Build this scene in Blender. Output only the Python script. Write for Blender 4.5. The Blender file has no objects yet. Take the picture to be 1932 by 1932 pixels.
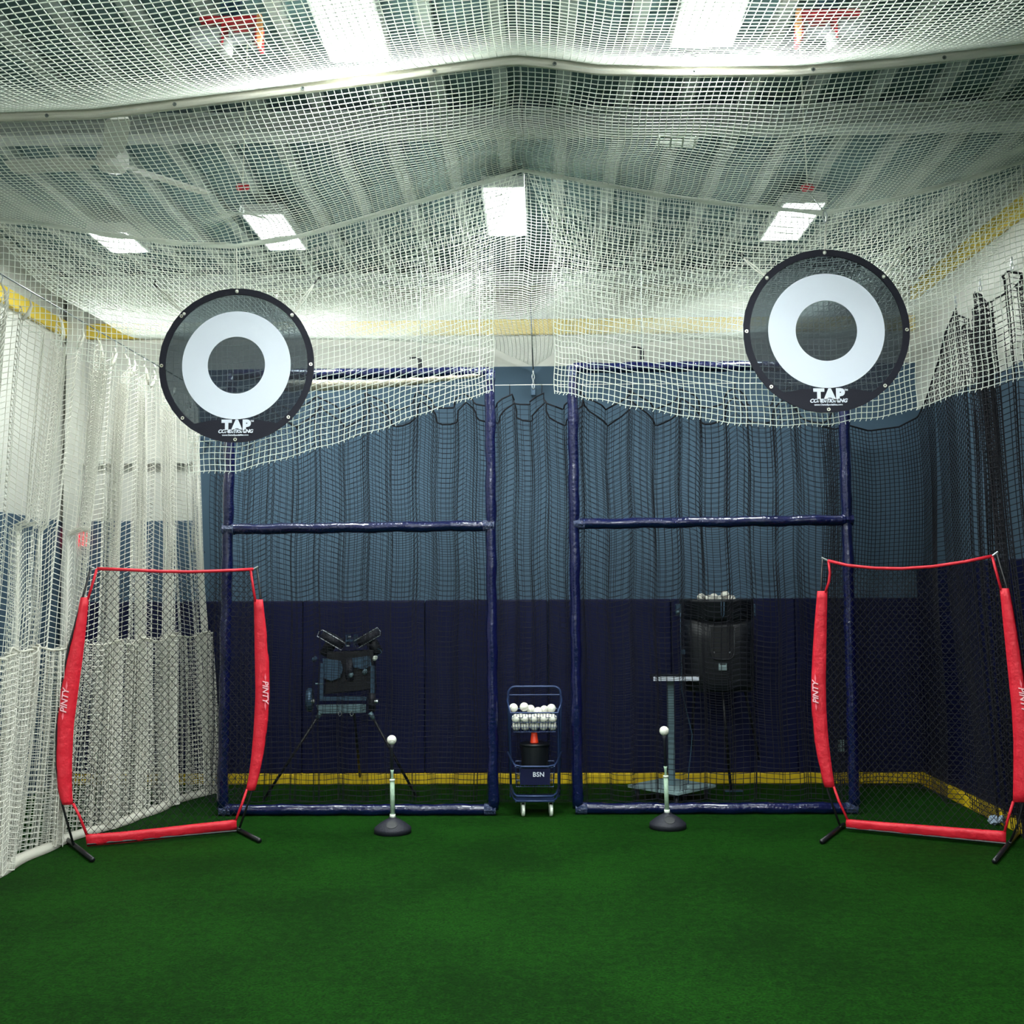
import bpy, math, random
import numpy as np
from mathutils import Vector, Matrix

random.seed(7)
rng = np.random.default_rng(7)
PI = math.pi
SC = bpy.context.scene
COL = SC.collection

# ------------------------------------------------------------------ camera
F_PX = 2050.0
CAM = Vector((0.0, 0.0, 1.85))
YAW, PITCH, ROLL = math.radians(1.17), math.radians(4.07), math.radians(0.32)
fwd = Vector((-math.sin(YAW) * math.cos(PITCH), math.cos(YAW) * math.cos(PITCH), math.sin(PITCH)))
right0 = Vector((math.cos(YAW), math.sin(YAW), 0))
up0 = right0.cross(fwd)
right = right0 * math.cos(ROLL) - up0 * math.sin(ROLL)
up = up0 * math.cos(ROLL) + right0 * math.sin(ROLL)
cam_data = bpy.data.cameras.new('camera')
cam_data.sensor_width = 36.0
cam_data.lens = 36.0 * F_PX / 1932.0
cam_data.clip_start = 0.05
cam_ob = bpy.data.objects.new('camera', cam_data)
COL.objects.link(cam_ob)
M = Matrix((right, up, -fwd)).transposed().to_4x4()
M.translation = CAM
cam_ob.matrix_world = M
SC.camera = cam_ob

# ------------------------------------------------------------------ world, exposure
world = bpy.data.worlds.new('hall_ambient')
SC.world = world
world.use_nodes = True
bg = world.node_tree.nodes['Background']
bg.inputs[0].default_value = (0.75, 0.85, 0.9, 1)
bg.inputs[1].default_value = 0.02
SC.view_settings.view_transform = 'Standard'
SC.view_settings.look = 'None'
SC.view_settings.gamma = 1.0
SC.view_settings.use_curve_mapping = False
SC.view_settings.exposure = 0.3
LAMP = 92.0          # radiance of the ceiling fixtures
SC.cycles.max_bounces = 4
SC.cycles.diffuse_bounces = 3
SC.cycles.glossy_bounces = 2
SC.cycles.transparent_max_bounces = 12
SC.cycles.adaptive_threshold = 0.06
SC.cycles.adaptive_min_samples = 20
SC.cycles.use_light_tree = False
LAMP_COLOR = (0.93, 1.0, 0.97)

# ------------------------------------------------------------------ helpers
def ray(px, py):
    return fwd * F_PX + right * (px - 966.0) - up * (py - 966.0)

def at(px, py, Y):
    r = ray(px, py)
    return CAM + r * (Y / r.y)

def ground(px, py, z=0.0):
    r = ray(px, py)
    return CAM + r * ((z - CAM.z) / r.z)

class Plane:
    """vertical plane through two floor points: s along it, z up, n towards the viewer"""
    def __init__(self, a, b):
        self.a = Vector((a.x, a.y, 0)); d = Vector((b.x - a.x, b.y - a.y, 0))
        self.len = d.length; self.d = d.normalized(); self.n = Vector((self.d.y, -self.d.x, 0))
    def hit(self, px, py):
        r = ray(px, py)
        t = (self.a - CAM).dot(self.n) / r.dot(self.n)
        p = CAM + r * t
        return ((p - self.a).dot(self.d), p.z)
    def pt(self, s, z, off=0.0):
        return self.a + self.d * s + Vector((0, 0, z)) + self.n * off

def srgb(r, g, b):
    f = lambda c: (c / 255 / 12.92) if c / 255 <= 0.04045 else ((c / 255 + 0.055) / 1.055) ** 2.4
    return (f(r), f(g), f(b), 1)

MATS = {}
def mat(name, color, rough=0.6, metal=0.0, var=0.0, vscale=6.0, bump=0.0, bscale=60.0, emit=None, estr=0.0,
        alpha=None, coat=0.0, spec=0.5, transl=0.0, through=(1, 1, 1, 1)):
    m = bpy.data.materials.new(name); m.use_nodes = True
    nt = m.node_tree; N = nt.nodes; L = nt.links
    b = N['Principled BSDF']; out = N['Material Output']
    b.inputs['Base Color'].default_value = color
    b.inputs['Roughness'].default_value = rough
    b.inputs['Metallic'].default_value = metal
    b.inputs['Specular IOR Level'].default_value = spec
    b.inputs['Coat Weight'].default_value = coat
    tc = N.new('ShaderNodeTexCoord')
    if var > 0:
        nz = N.new('ShaderNodeTexNoise'); nz.inputs['Scale'].default_value = vscale; nz.inputs['Detail'].default_value = 5
        L.new(tc.outputs['Object'], nz.inputs['Vector'])
        mx = N.new('ShaderNodeMix'); mx.data_type = 'RGBA'
        mx.inputs[6].default_value = tuple(c * (1 - var) for c in color[:3]) + (1,)
        mx.inputs[7].default_value = tuple(min(1, c * (1 + var)) for c in color[:3]) + (1,)
        L.new(nz.outputs['Fac'], mx.inputs[0]); L.new(mx.outputs[2], b.inputs['Base Color'])
    if bump > 0:
        nb = N.new('ShaderNodeTexNoise'); nb.inputs['Scale'].default_value = bscale; nb.inputs['Detail'].default_value = 4
        L.new(tc.outputs['Object'], nb.inputs['Vector'])
        bp = N.new('ShaderNodeBump'); bp.inputs['Strength'].default_value = bump; bp.inputs['Distance'].default_value = 0.02
        L.new(nb.outputs['Fac'], bp.inputs['Height']); L.new(bp.outputs['Normal'], b.inputs['Normal'])
    if emit is not None:
        b.inputs['Emission Color'].default_value = emit
        b.inputs['Emission Strength'].default_value = estr
    if transl > 0:
        tl_ = N.new('ShaderNodeBsdfTranslucent'); ms = N.new('ShaderNodeMixShader'); ms.inputs[0].default_value = transl
        tl_.inputs['Color'].default_value = color
        L.new(b.outputs[0], ms.inputs[1]); L.new(tl_.outputs[0], ms.inputs[2]); L.new(ms.outputs[0], out.inputs['Surface'])
    if alpha is not None:
        tr = N.new('ShaderNodeBsdfTransparent'); tr.inputs[0].default_value = through; ms = N.new('ShaderNodeMixShader')
        ms.inputs[0].default_value = alpha
        L.new(tr.outputs[0], ms.inputs[1]); L.new(b.outputs[0], ms.inputs[2]); L.new(ms.outputs[0], out.inputs['Surface'])
    MATS[name] = m
    return m

def tag(o, label, cat, group=None, kind=None):
    if label: o['label'] = label
    if cat: o['category'] = cat
    if group: o['group'] = group
    if kind: o['kind'] = kind
    return o

WM = {}
def empty(name, loc, rz=0.0):
    o = bpy.data.objects.new(name, None); COL.objects.link(o)
    o.location = loc; o.rotation_euler = (0, 0, rz); o.empty_display_size = 0.1
    WM[o.name] = Matrix.Translation(Vector(loc)) @ Matrix.Rotation(rz, 4, 'Z')
    return o

def link_mesh(name, me, m=None, parent=None):
    o = bpy.data.objects.new(name, me); COL.objects.link(o)
    if m is not None:
        me.materials.clear(); me.materials.append(MATS[m] if isinstance(m, str) else m)
    if parent is not None:
        o.parent = parent
        WM[o.name] = WM[parent.name]
    else:
        WM[o.name] = Matrix.Identity(4)
    return o

def frame_of(t):
    t = t.normalized()
    ref = Vector((0, 0, 1)) if abs(t.z) < 0.9 else Vector((1, 0, 0))
    a = t.cross(ref).normalized()
    return a, t.cross(a).normalized()

class MB:
    def __init__(self): self.v = []; self.f = []
    def box(self, c, s, rot=None):
        c = Vector(c); b = len(self.v); R = rot if rot is not None else Matrix.Identity(3)
        for dz in (-.5, .5):
            for dx, dy in ((-.5, -.5), (.5, -.5), (.5, .5), (-.5, .5)):
                self.v.append(c + R @ Vector((dx * s[0], dy * s[1], dz * s[2])))
        for q in ((0, 3, 2, 1), (4, 5, 6, 7), (0, 1, 5, 4), (1, 2, 6, 5), (2, 3, 7, 6), (3, 0, 4, 7)):
            self.f.append([b + i for i in q])
        return self
    def tube(self, pts, r, n=8, closed=False, cap=True):
        pts = [Vector(p) for p in pts]; K = len(pts); b = len(self.v)
        rs = r if isinstance(r, (list, tuple)) else [r] * K
        a = None
        for i, p in enumerate(pts):
            if closed: t = pts[(i + 1) % K] - pts[i - 1]
            else: t = pts[min(i + 1, K - 1)] - pts[max(i - 1, 0)]
            if t.length < 1e-9: t = Vector((0, 0, 1))
            t.normalize()
            if a is None: a, _ = frame_of(t)
            else:
                a = a - t * a.dot(t)
                if a.length < 1e-6: a, _ = frame_of(t)
                a.normalize()
            c = t.cross(a)
            for k in range(n):
                an = 2 * PI * k / n
                self.v.append(p + (a * math.cos(an) + c * math.sin(an)) * rs[i])
        for i in range(K if closed else K - 1):
            j = (i + 1) % K
            for k in range(n):
                l = (k + 1) % n
                self.f.append([b + i * n + k, b + i * n + l, b + j * n + l, b + j * n + k])
        if cap and not closed:
            self.f.append([b + k for k in range(n)][::-1]); self.f.append([b + (K - 1) * n + k for k in range(n)])
        return self
    def lathe(self, prof, c=(0, 0, 0), n=24, axis=None, e1=None, sx=1.0, sy=1.0):
        """prof: list of (radius, height)"""
        c = Vector(c); ax = Vector(axis).normalized() if axis is not None else Vector((0, 0, 1))
        if axis is None: a, d = Vector((1, 0, 0)), Vector((0, 1, 0))
        else:
            a, d = frame_of(ax)
        b = len(self.v)
        for (r, h) in prof:
            for k in range(n):
                an = 2 * PI * k / n
                self.v.append(c + ax * h + a * (r * sx * math.cos(an)) + d * (r * sy * math.sin(an)))
        for i in range(len(prof) - 1):
            for k in range(n):
                l = (k + 1) % n
                self.f.append([b + i * n + k, b + i * n + l, b + (i + 1) * n + l, b + (i + 1) * n + k])
        if prof[0][0] > 1e-6: self.f.append([b + k for k in range(n)][::-1])
        if prof[-1][0] > 1e-6: self.f.append([b + (len(prof) - 1) * n + k for k in range(n)])
        return self
    def prism(self, poly, thick, fn):
        """poly list of (s,z); fn(s,z,off) -> point"""
        b = len(self.v); K = len(poly)
        for off in (thick / 2, -thick / 2):
            for (s, z) in poly: self.v.append(Vector(fn(s, z, off)))
        self.f.append([b + i for i in range(K)]); self.f.append([b + K + i for i in range(K)][::-1])
        for i in range(K):
            j = (i + 1) % K
            self.f.append([b + i, b + K + i, b + K + j, b + j])
        return self
    def build(self, name, m, parent=None, world=True, smooth=False, bevel=0.0):
        vs = self.v
        if parent is not None and world:
            inv = WM[parent.name].inverted()
            vs = [inv @ Vector(p) for p in vs]
        me = bpy.data.meshes.new(name)
        me.from_pydata([tuple(p) for p in vs], [], self.f)
        if smooth:
            me.polygons.foreach_set('use_smooth', [True] * len(me.polygons))
        me.update()
        o = link_mesh(name, me, m, parent)
        if bevel > 0:
            md = o.modifiers.new('bevel', 'BEVEL'); md.width = bevel; md.segments = 2; md.limit_method = 'ANGLE'
        return o

def npmesh(name, V, Fq, m, parent=None):
    """fast quad mesh from arrays (world coordinates)"""
    V = np.asarray(V, np.float32)
    if parent is not None:
        inv = np.array(WM[parent.name].inverted())
        V = V @ inv[:3, :3].T + inv[:3, 3]
    me = bpy.data.meshes.new(name)
    me.vertices.add(len(V)); me.vertices.foreach_set('co', V.astype(np.float32).ravel())
    nf = len(Fq)
    me.loops.add(nf * 4); me.polygons.add(nf)
    me.loops.foreach_set('vertex_index', np.asarray(Fq, np.int32).ravel())
    me.polygons.foreach_set('loop_start', np.arange(0, nf * 4, 4, dtype=np.int32))
    me.polygons.foreach_set('loop_total', np.full(nf, 4, np.int32))
    me.polygons.foreach_set('use_smooth', np.ones(nf, bool))
    me.update(calc_edges=True)
    return link_mesh(name, me, m, parent)

def strands(P, r, ref, mask=None):
    """P (L,N,3) polylines -> triangular tubes; mask (L,N-1) of segments to keep"""
    P = np.asarray(P, float); L, N, _ = P.shape
    T = np.empty_like(P)
    T[:, 1:-1] = P[:, 2:] - P[:, :-2]; T[:, 0] = P[:, 1] - P[:, 0]; T[:, -1] = P[:, -1] - P[:, -2]
    T /= np.linalg.norm(T, axis=2, keepdims=True) + 1e-12
    ref = np.asarray(ref, float)
    A = np.cross(T, np.broadcast_to(ref, T.shape)); A /= np.linalg.norm(A, axis=2, keepdims=True) + 1e-9
    B = np.cross(T, A)
    rings = []
    for k in range(3):
        an = 2 * PI * k / 3 + PI / 2
        rings.append(P + r * (A * math.cos(an) + B * math.sin(an)))
    V = np.stack(rings, axis=2)            # L,N,3ring,3
    idx = np.arange(L * N * 3).reshape(L, N, 3)
    fs = []
    for k in range(3):
        l = (k + 1) % 3
        q = np.stack([idx[:, :-1, k], idx[:, :-1, l], idx[:, 1:, l], idx[:, 1:, k]], axis=-1)
        fs.append(q if mask is None else q)
    Fq = np.stack(fs, axis=2)              # L,N-1,3,4
    if mask is not None: Fq = Fq[mask]
    return V.reshape(-1, 3), Fq.reshape(-1, 4)

def net(name, P, r, m, parent=None, ref=(0.13, 0.3, 0.94), keep=None, sub=1):
    """P (nu,nv,3) knots -> net of strands both ways; keep (nu,nv) bool of knots that exist"""
    P = np.asarray(P, float)
    if keep is None: k1 = k2 = None
    else:
        k1 = keep[:, 1:] & keep[:, :-1]
        kt = keep.T; k2 = kt[:, 1:] & kt[:, :-1]
    V1, F1 = strands(P, r, ref, k1)
    V2, F2 = strands(P.transpose(1, 0, 2), r, ref, k2)
    return npmesh(name, np.vstack([V1, V2]), np.vstack([F1, F2 + len(V1)]), m, parent)

def seglines(name, segs, r, m, parent=None, ref=(0.1, 0.9, 0.3)):
    """list of polylines with equal length 2"""
    V, Fq = strands(np.array(segs), r, ref)
    return npmesh(name, V, Fq, m, parent)

def interp(xs, ys, x):
    return np.interp(x, xs, ys)

def text_verts(s, size, extrude=0.002, offset=0.0, shear=0.0, align='CENTER', space=1.0):
    cu = bpy.data.curves.new('lettering', 'FONT'); cu.body = s; cu.size = size; cu.extrude = extrude
    cu.offset = offset; cu.shear = shear; cu.align_x = align; cu.align_y = 'CENTER'; cu.space_character = space
    cu.resolution_u = 3
    o = bpy.data.objects.new('lettering', cu); COL.objects.link(o)
    bpy.context.view_layer.update()
    me = bpy.data.meshes.new_from_object(o.evaluated_get(bpy.context.evaluated_depsgraph_get()))
    bpy.data.objects.remove(o); bpy.data.curves.remove(cu)
    return me

def lettering(name, s, size, origin, e1, e2, n, m, parent, **kw):
    me = text_verts(s, size, **kw)
    inv = WM[parent.name].inverted() if parent is not None else Matrix.Identity(4)
    for v in me.vertices:
        p = Vector(origin) + Vector(e1) * v.co.x + Vector(e2) * v.co.y + Vector(n) * v.co.z
        v.co = inv @ p
    me.update()
    return link_mesh(name, me, m, parent)

def copy_tree(o, parent=None):
    c = o.copy(); COL.objects.link(c); c.parent = parent
    WM[c.name] = WM[o.name]
    for ch in list(o.children): copy_tree(ch, c)
    return c

# ------------------------------------------------------------------ materials
mat('navy_vinyl_pad', srgb(11, 17, 58), rough=0.55, var=0.15, vscale=3, bump=0.08, bscale=30, spec=0.25)
mat('slate_paint', srgb(70, 94, 114), rough=0.8, var=0.08, vscale=2)
mat('cream_wall', srgb(214, 214, 206), rough=0.85, var=0.05, vscale=1.5)
mat('yellow_paint', srgb(226, 196, 70), rough=0.6, var=0.08)
mat('yellow_foam', srgb(225, 190, 20), rough=0.6, var=0.25, vscale=18)
mat('deck_teal', srgb(78, 106, 110), rough=0.8, var=0.2, vscale=1.2)
mat('rib_white', srgb(158, 168, 166), rough=0.7, var=0.06)
mat('beam_grey', srgb(205, 210, 210), rough=0.6, var=0.08)
mat('white_twine', srgb(246, 250, 242), rough=0.9, transl=0.45)
mat('curtain_twine', srgb(244, 242, 232), rough=0.9, var=0.06, vscale=3)
mat('white_webbing', srgb(236, 234, 222), rough=0.85, var=0.08, vscale=8, bump=0.15, bscale=80, transl=0.35)
mat('rolled_beige', srgb(176, 168, 150), rough=0.95, var=0.25, vscale=40, bump=0.8, bscale=50)
mat('black_twine', srgb(12, 13, 24), rough=0.9)
mat('navy_twine', srgb(11, 13, 28), rough=0.9)
mat('blue_wrap', srgb(12, 18, 62), rough=0.13, var=0.2, vscale=9, bump=0.45, bscale=26, coat=0.5)
mat('clear_tape', srgb(52, 62, 92), rough=0.1, var=0.5, vscale=40, bump=1.0, bscale=60)
mat('black_mesh_fabric', srgb(14, 18, 34), rough=0.6, alpha=0.60, var=0.1, through=(0.84, 0.92, 0.97, 1))
mat('black_border', srgb(15, 16, 34), rough=0.75, var=0.08, vscale=30, bump=0.1, bscale=200)
mat('white_print', srgb(226, 232, 246), rough=0.6)
mat('grommet_metal', srgb(215, 216, 205), rough=0.25, metal=0.8)
mat('red_fabric', srgb(214, 26, 48), rough=0.55, var=0.12, vscale=12, bump=0.55, bscale=14)
mat('faded_print', srgb(244, 108, 124), rough=0.6)
mat('pink_print', srgb(250, 190, 200), rough=0.6)
mat('black_pole', srgb(20, 21, 26), rough=0.4)
mat('silver_metal', srgb(205, 210, 214), rough=0.3, metal=0.9)
mat('dark_steel', srgb(62, 88, 112), rough=0.4, metal=0.35, var=0.25, vscale=14)
mat('grey_steel', srgb(104, 130, 140), rough=0.45, metal=0.3, var=0.25, vscale=14)
mat('black_plastic', srgb(13, 17, 25), rough=0.45, var=0.2, vscale=8)
mat('black_rubber', srgb(26, 28, 40), rough=0.6, var=0.2, vscale=20, bump=0.2, bscale=120)
mat('tee_grip', srgb(168, 196, 172), rough=0.6, var=0.25, vscale=90, bump=0.4, bscale=160)
mat('tee_collar', srgb(224, 232, 220), rough=0.4)
mat('ball_leather', srgb(238, 238, 228), rough=0.55, var=0.04, vscale=30)
mat('ball_stitch', srgb(168, 150, 140), rough=0.7)
mat('cart_navy', srgb(42, 60, 100), rough=0.35, metal=0.3)
mat('orange_cone', srgb(255, 70, 34), rough=0.4, emit=None)
mat('plate_grey', srgb(140, 164, 168), rough=0.5, var=0.35, vscale=14)
mat('sticker', srgb(150, 172, 178), rough=0.5)
mat('hoist_red', srgb(206, 36, 50), rough=0.45, var=0.1)
mat('hoist_orange', srgb(255, 172, 110), rough=0.45)
mat('motor_grey', srgb(182, 186, 194), rough=0.5, var=0.1)
mat('fan_white', srgb(205, 206, 198), rough=0.5)
mat('lamp_housing', srgb(210, 212, 212), rough=0.5)
mat('lamp_diffuser', (0.9, 0.95, 0.93, 1), rough=0.5, emit=LAMP_COLOR + (1,), estr=6.0)
MATS['lamp_diffuser'].cycles.emission_sampling = 'NONE'
mat('exit_red', srgb(235, 40, 62), rough=0.5, emit=srgb(235, 30, 55), estr=1.2)
mat('exit_letters', srgb(250, 190, 190), rough=0.5, emit=srgb(250, 170, 180), estr=0.6)
mat('cord_white', srgb(228, 228, 218), rough=0.8)
mat('cable_steel', srgb(120, 128, 126), rough=0.4, metal=0.5)

# turf: short green pile, colour and fine relief only
def turf_material():
    m = bpy.data.materials.new('turf'); m.use_nodes = True
    nt = m.node_tree; N = nt.nodes; L = nt.links; b = N['Principled BSDF']
    b.inputs['Roughness'].default_value = 0.75; b.inputs['Specular IOR Level'].default_value = 0.06
    tc = N.new('ShaderNodeTexCoord')
    n1 = N.new('ShaderNodeTexNoise'); n1.inputs['Scale'].default_value = 70; n1.inputs['Detail'].default_value = 9; n1.inputs['Roughness'].default_value = 0.75
    n2 = N.new('ShaderNodeTexNoise'); n2.inputs['Scale'].default_value = 1.1; n2.inputs['Detail'].default_value = 6
    n3 = N.new('ShaderNodeTexNoise'); n3.inputs['Scale'].default_value = 18; n3.inputs['Detail'].default_value = 6
    for n in (n1, n2, n3): L.new(tc.outputs['Object'], n.inputs['Vector'])
    r1 = N.new('ShaderNodeValToRGB')
    r1.color_ramp.elements[0].position = 0.34; r1.color_ramp.elements[0].color = srgb(6, 24, 5)
    r1.color_ramp.elements[1].position = 0.68; r1.color_ramp.elements[1].color = srgb(29, 88, 17)
    L.new(n1.outputs['Fac'], r1.inputs[0])
    r2 = N.new('ShaderNodeValToRGB')
    r2.color_ramp.elements[0].position = 0.40; r2.color_ramp.elements[0].color = (0.66, 0.66, 0.66, 1)
    r2.color_ramp.elements[1].position = 0.62; r2.color_ramp.elements[1].color = (1.25, 1.25, 1.15, 1)
    ad = N.new('ShaderNodeMath'); ad.operation = 'MULTIPLY_ADD'; ad.inputs[1].default_value = 0.5
    hf = N.new('ShaderNodeMath'); hf.operation = 'MULTIPLY'; hf.inputs[1].default_value = 0.5
    L.new(n3.outputs['Fac'], hf.inputs[0]); L.new(n2.outputs['Fac'], ad.inputs[0]); L.new(hf.outputs[0], ad.inputs[2])
    L.new(ad.outputs[0], r2.inputs[0])
    mx = N.new('ShaderNodeMix'); mx.data_type = 'RGBA'; mx.blend_type = 'MULTIPLY'; mx.inputs[0].default_value = 1
    L.new(r1.outputs[0], mx.inputs[6]); L.new(r2.outputs[0], mx.inputs[7]); L.new(mx.outputs[2], b.inputs['Base Color'])
    bp = N.new('ShaderNodeBump'); bp.inputs['Strength'].default_value = 0.9; bp.inputs['Distance'].default_value = 0.02
    L.new(n1.outputs['Fac'], bp.inputs['Height']); L.new(bp.outputs['Normal'], b.inputs['Normal'])
    MATS['turf'] = m
turf_material()

# ------------------------------------------------------------------ the hall
YB = 10.6           # back wall
XL, XR = -4.62, 3.74
YF = -5.0           # wall behind the viewer
ZC = 4.95           # roof deck

fl = MB().box(((XL + XR) / 2, (YB + YF) / 2, -0.05), (XR - XL + 0.4, YB - YF + 0.4, 0.1)).build('floor', 'turf')
tag(fl, 'short green artificial turf covering the whole floor', 'floor', kind='structure')

ce = MB().box(((XL + XR) / 2, (YB + YF) / 2, ZC + 0.05), (XR - XL + 0.4, YB - YF + 0.4, 0.1)).build('ceiling', 'deck_teal')
tag(ce, 'dull teal metal roof deck with pale ribs and cross beams', 'ceiling', kind='structure')
rib_me = None
x = XL + 0.2; i = 0
while x < XR:
    o = MB().box((0, (YB + YF) / 2, ZC - 0.03), (0.085, YB - YF, 0.06)).build('ceiling_rib', 'rib_white', ce) if rib_me is None else None
    if rib_me is None:
        rib_me = o.data
    else:
        o = bpy.data.objects.new('ceiling_rib', rib_me); COL.objects.link(o); o.parent = ce
    o.location.x = x
    x += 0.385; i += 1
for yb in (2.3, 6.75, 10.3):
    b = MB()
    b.box(((XL + XR) / 2, yb, ZC - 0.075), (XR - XL, 0.16, 0.02)).box(((XL + XR) / 2, yb, ZC - 0.13), (XR - XL, 0.03, 0.1))
    b.box(((XL + XR) / 2, yb, ZC - 0.19), (XR - XL, 0.16, 0.02))
    b.build('cross_beam', 'beam_grey', ce)

def wall(name, label, boxes):
    """boxes: list of (centre, size, material, part name); first is the wall's own mesh"""
    c, s, m, _ = boxes[0]
    w = MB().box(c, s).build(name, m)
    tag(w, label, 'wall', kind='structure')
    for c, s, m, pn in boxes[1:]:
        MB().box(c, s).build(pn, m, w)
    return w

XM, YM = (XL + XR) / 2, (YB + YF) / 2
wb = wall('wall_back', 'end wall, slate blue below and cream above, with navy pads', [
    ((XM, YB + 0.1, ZC / 2), (XR - XL + 0.4, 0.2, ZC), 'cream_wall', ''),
    (((XR - 3.35) / 2, YB - 0.01, 2.02), (XR + 3.35, 0.02, 4.04), 'slate_paint', 'painted_panel'),
    (((XL - 3.35) / 2, YB - 0.01, 1.27), (-3.35 - XL, 0.02, 2.54), 'slate_paint', 'painted_panel')])
wl = wall('wall_left', 'cream side wall beyond the white net curtain', [
    ((XL - 0.1, YM, ZC / 2), (0.2, YB - YF, ZC), 'cream_wall', ''),
    ((XL + 0.01, YM, 1.27), (0.02, YB - YF - 0.1, 2.54), 'slate_paint', 'painted_panel')])
wr = wall('wall_right', 'side wall, slate below and pale above, behind dark net curtain', [
    ((XR + 0.1, YM, ZC / 2), (0.2, YB - YF, ZC), 'cream_wall', ''),
    ((XR - 0.01, YM, 1.78), (0.02, YB - YF - 0.1, 3.56), 'slate_paint', 'painted_panel')])
wf = wall('wall_front', 'cream wall at the near end of the hall', [
    ((XM, YF - 0.1, ZC / 2), (XR - XL + 0.4, 0.2, ZC), 'cream_wall', '')])

def pads(w, along, n, start, step, fixed, height, base=0.10):
    for k in range(n):
        c = start + step * (k + 0.5)
        if along == 'x': cc, ss = (c, fixed, base + height / 2), (step - 0.006, 0.06, height)
        else: cc, ss = (fixed, c, base + height / 2), (0.06, step - 0.006, height)
        MB().box(cc, ss).build('wall_pad', 'navy_vinyl_pad', w, bevel=0.012)
pads(wb, 'x', 7, XL, (XR - XL - 0.06) / 7, YB - 0.05, 1.65)
pads(wr, 'y', 9, YB - 9 * 1.2, 1.2 - 0.008, XR - 0.05, 1.96)

def trim(name, c, s, m, label):
    o = MB().box(c, s).build(name, m, bevel=0.01); tag(o, label, 'trim', kind='structure'); return o
trim('baseboard_back', (XM, YB - 0.06, 0.05), (XR - XL - 0.1, 0.1, 0.1), 'yellow_foam', 'yellow foam strip along the foot of the padded end wall')
trim('baseboard_right', (XR - 0.07, 4.0, 0.05), (0.12, 13.0, 0.1), 'yellow_foam', 'yellow foam strip along the foot of the dark side wall')
trim('trim_1', (XM, YB - 0.03, 4.43), (XR - XL, 0.06, 0.15), 'yellow_paint', 'yellow band across the top of the end wall')
trim('trim_2', (XR - 0.03, YM, 4.72), (0.06, YB - YF - 0.2, 0.15), 'yellow_paint', 'yellow band along the top of the dark-netted side wall')
trim('trim_3', (XL + 0.03, YM, 4.42), (0.06, YB - YF - 0.2, 0.15), 'yellow_paint', 'yellow band along the side wall behind the white curtain')
trim('trim_4', (XL + 0.12, YB - 0.12, ZC / 2), (0.14, 0.14, ZC), 'cream_wall', 'pale corner column behind the white curtain')
trim('trim_5', (-3.95, YB - 0.05, 3.13), (1.2, 0.08, 0.07), 'cream_wall', 'pale horizontal rail on the end wall behind the white curtain')

# ------------------------------------------------------------------ ceiling lights
def ceiling_light(loc, l, label):
    r = empty('ceiling_light', loc)
    tag(r, label, 'light', 'ceiling light fixtures')
    b = MB(); w = 0.30
    for s in (-1, 1):
        b.box((s * (w / 2 + 0.008), 0, 0.03), (0.016, l + 0.03, 0.08)); b.box((0, s * (l / 2 + 0.008), 0.03), (w, 0.016, 0.08))
    b.box((0, 0, 0.06), (w, l, 0.02))
    b.build('housing', 'lamp_housing', r, world=False)
    MB().box((0, 0, 0), (w - 0.004, l - 0.004, 0.03)).build('diffuser', 'lamp_diffuser', r, world=False)
    for s in (-1, 1): MB().tube([(0, s * l * 0.33, 0.06), (0, s * l * 0.33, ZC - loc[2])], 0.006, 5).build('hanger', 'cable_steel', r, world=False)
    ld = bpy.data.lights.new('lamp', 'AREA'); ld.shape = 'RECTANGLE'; ld.size = w - 0.01; ld.size_y = l - 0.01
    ld.color = LAMP_COLOR; ld.energy = LAMP * PI * (w - 0.01) * (l - 0.01)
    lo = bpy.data.objects.new('lamp', ld); COL.objects.link(lo); lo.parent = r; lo.location = (0, 0, -0.018)
    return r
ZL = 4.74
for (X, Y, l, lab) in [
        (-0.93, 5.12, 1.2, 'large bright ceiling light at the top edge, on the left target side'),
        (0.91, 5.02, 1.2, 'large bright ceiling light at the top edge, on the right target side'),
        (-0.20, 8.15, 1.05, 'bright oblong ceiling light hanging between the two net valances'),
        (-2.07, 8.55, 0.85, 'bright ceiling light above the left bullseye target'),
        (2.05, 8.45, 0.85, 'bright ceiling light above the right bullseye target'),
        (-3.42, 8.75, 0.5, 'small bright ceiling light above the white net curtain'),
        (-2.9, 2.0, 1.2, 'unseen ceiling light of an added second row, over the white curtain side'),  # from here on: unseen fixtures, added to light surfaces facing the viewer
        (0.0, 1.9, 1.2, 'unseen ceiling light of an added second row, over the middle of the turf'),
        (2.7, 2.0, 1.2, 'unseen ceiling light of an added second row, over the dark wall side'),
        (-2.9, -1.6, 1.2, 'unseen ceiling light of an added rear row, over the white curtain side'),
        (0.0, -1.7, 1.2, 'unseen ceiling light of an added rear row, over the middle of the turf'),
        (2.7, -1.6, 1.2, 'unseen ceiling light of an added rear row, over the dark wall side')]:
    ceiling_light((X, Y, ZL), l, lab)

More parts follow.
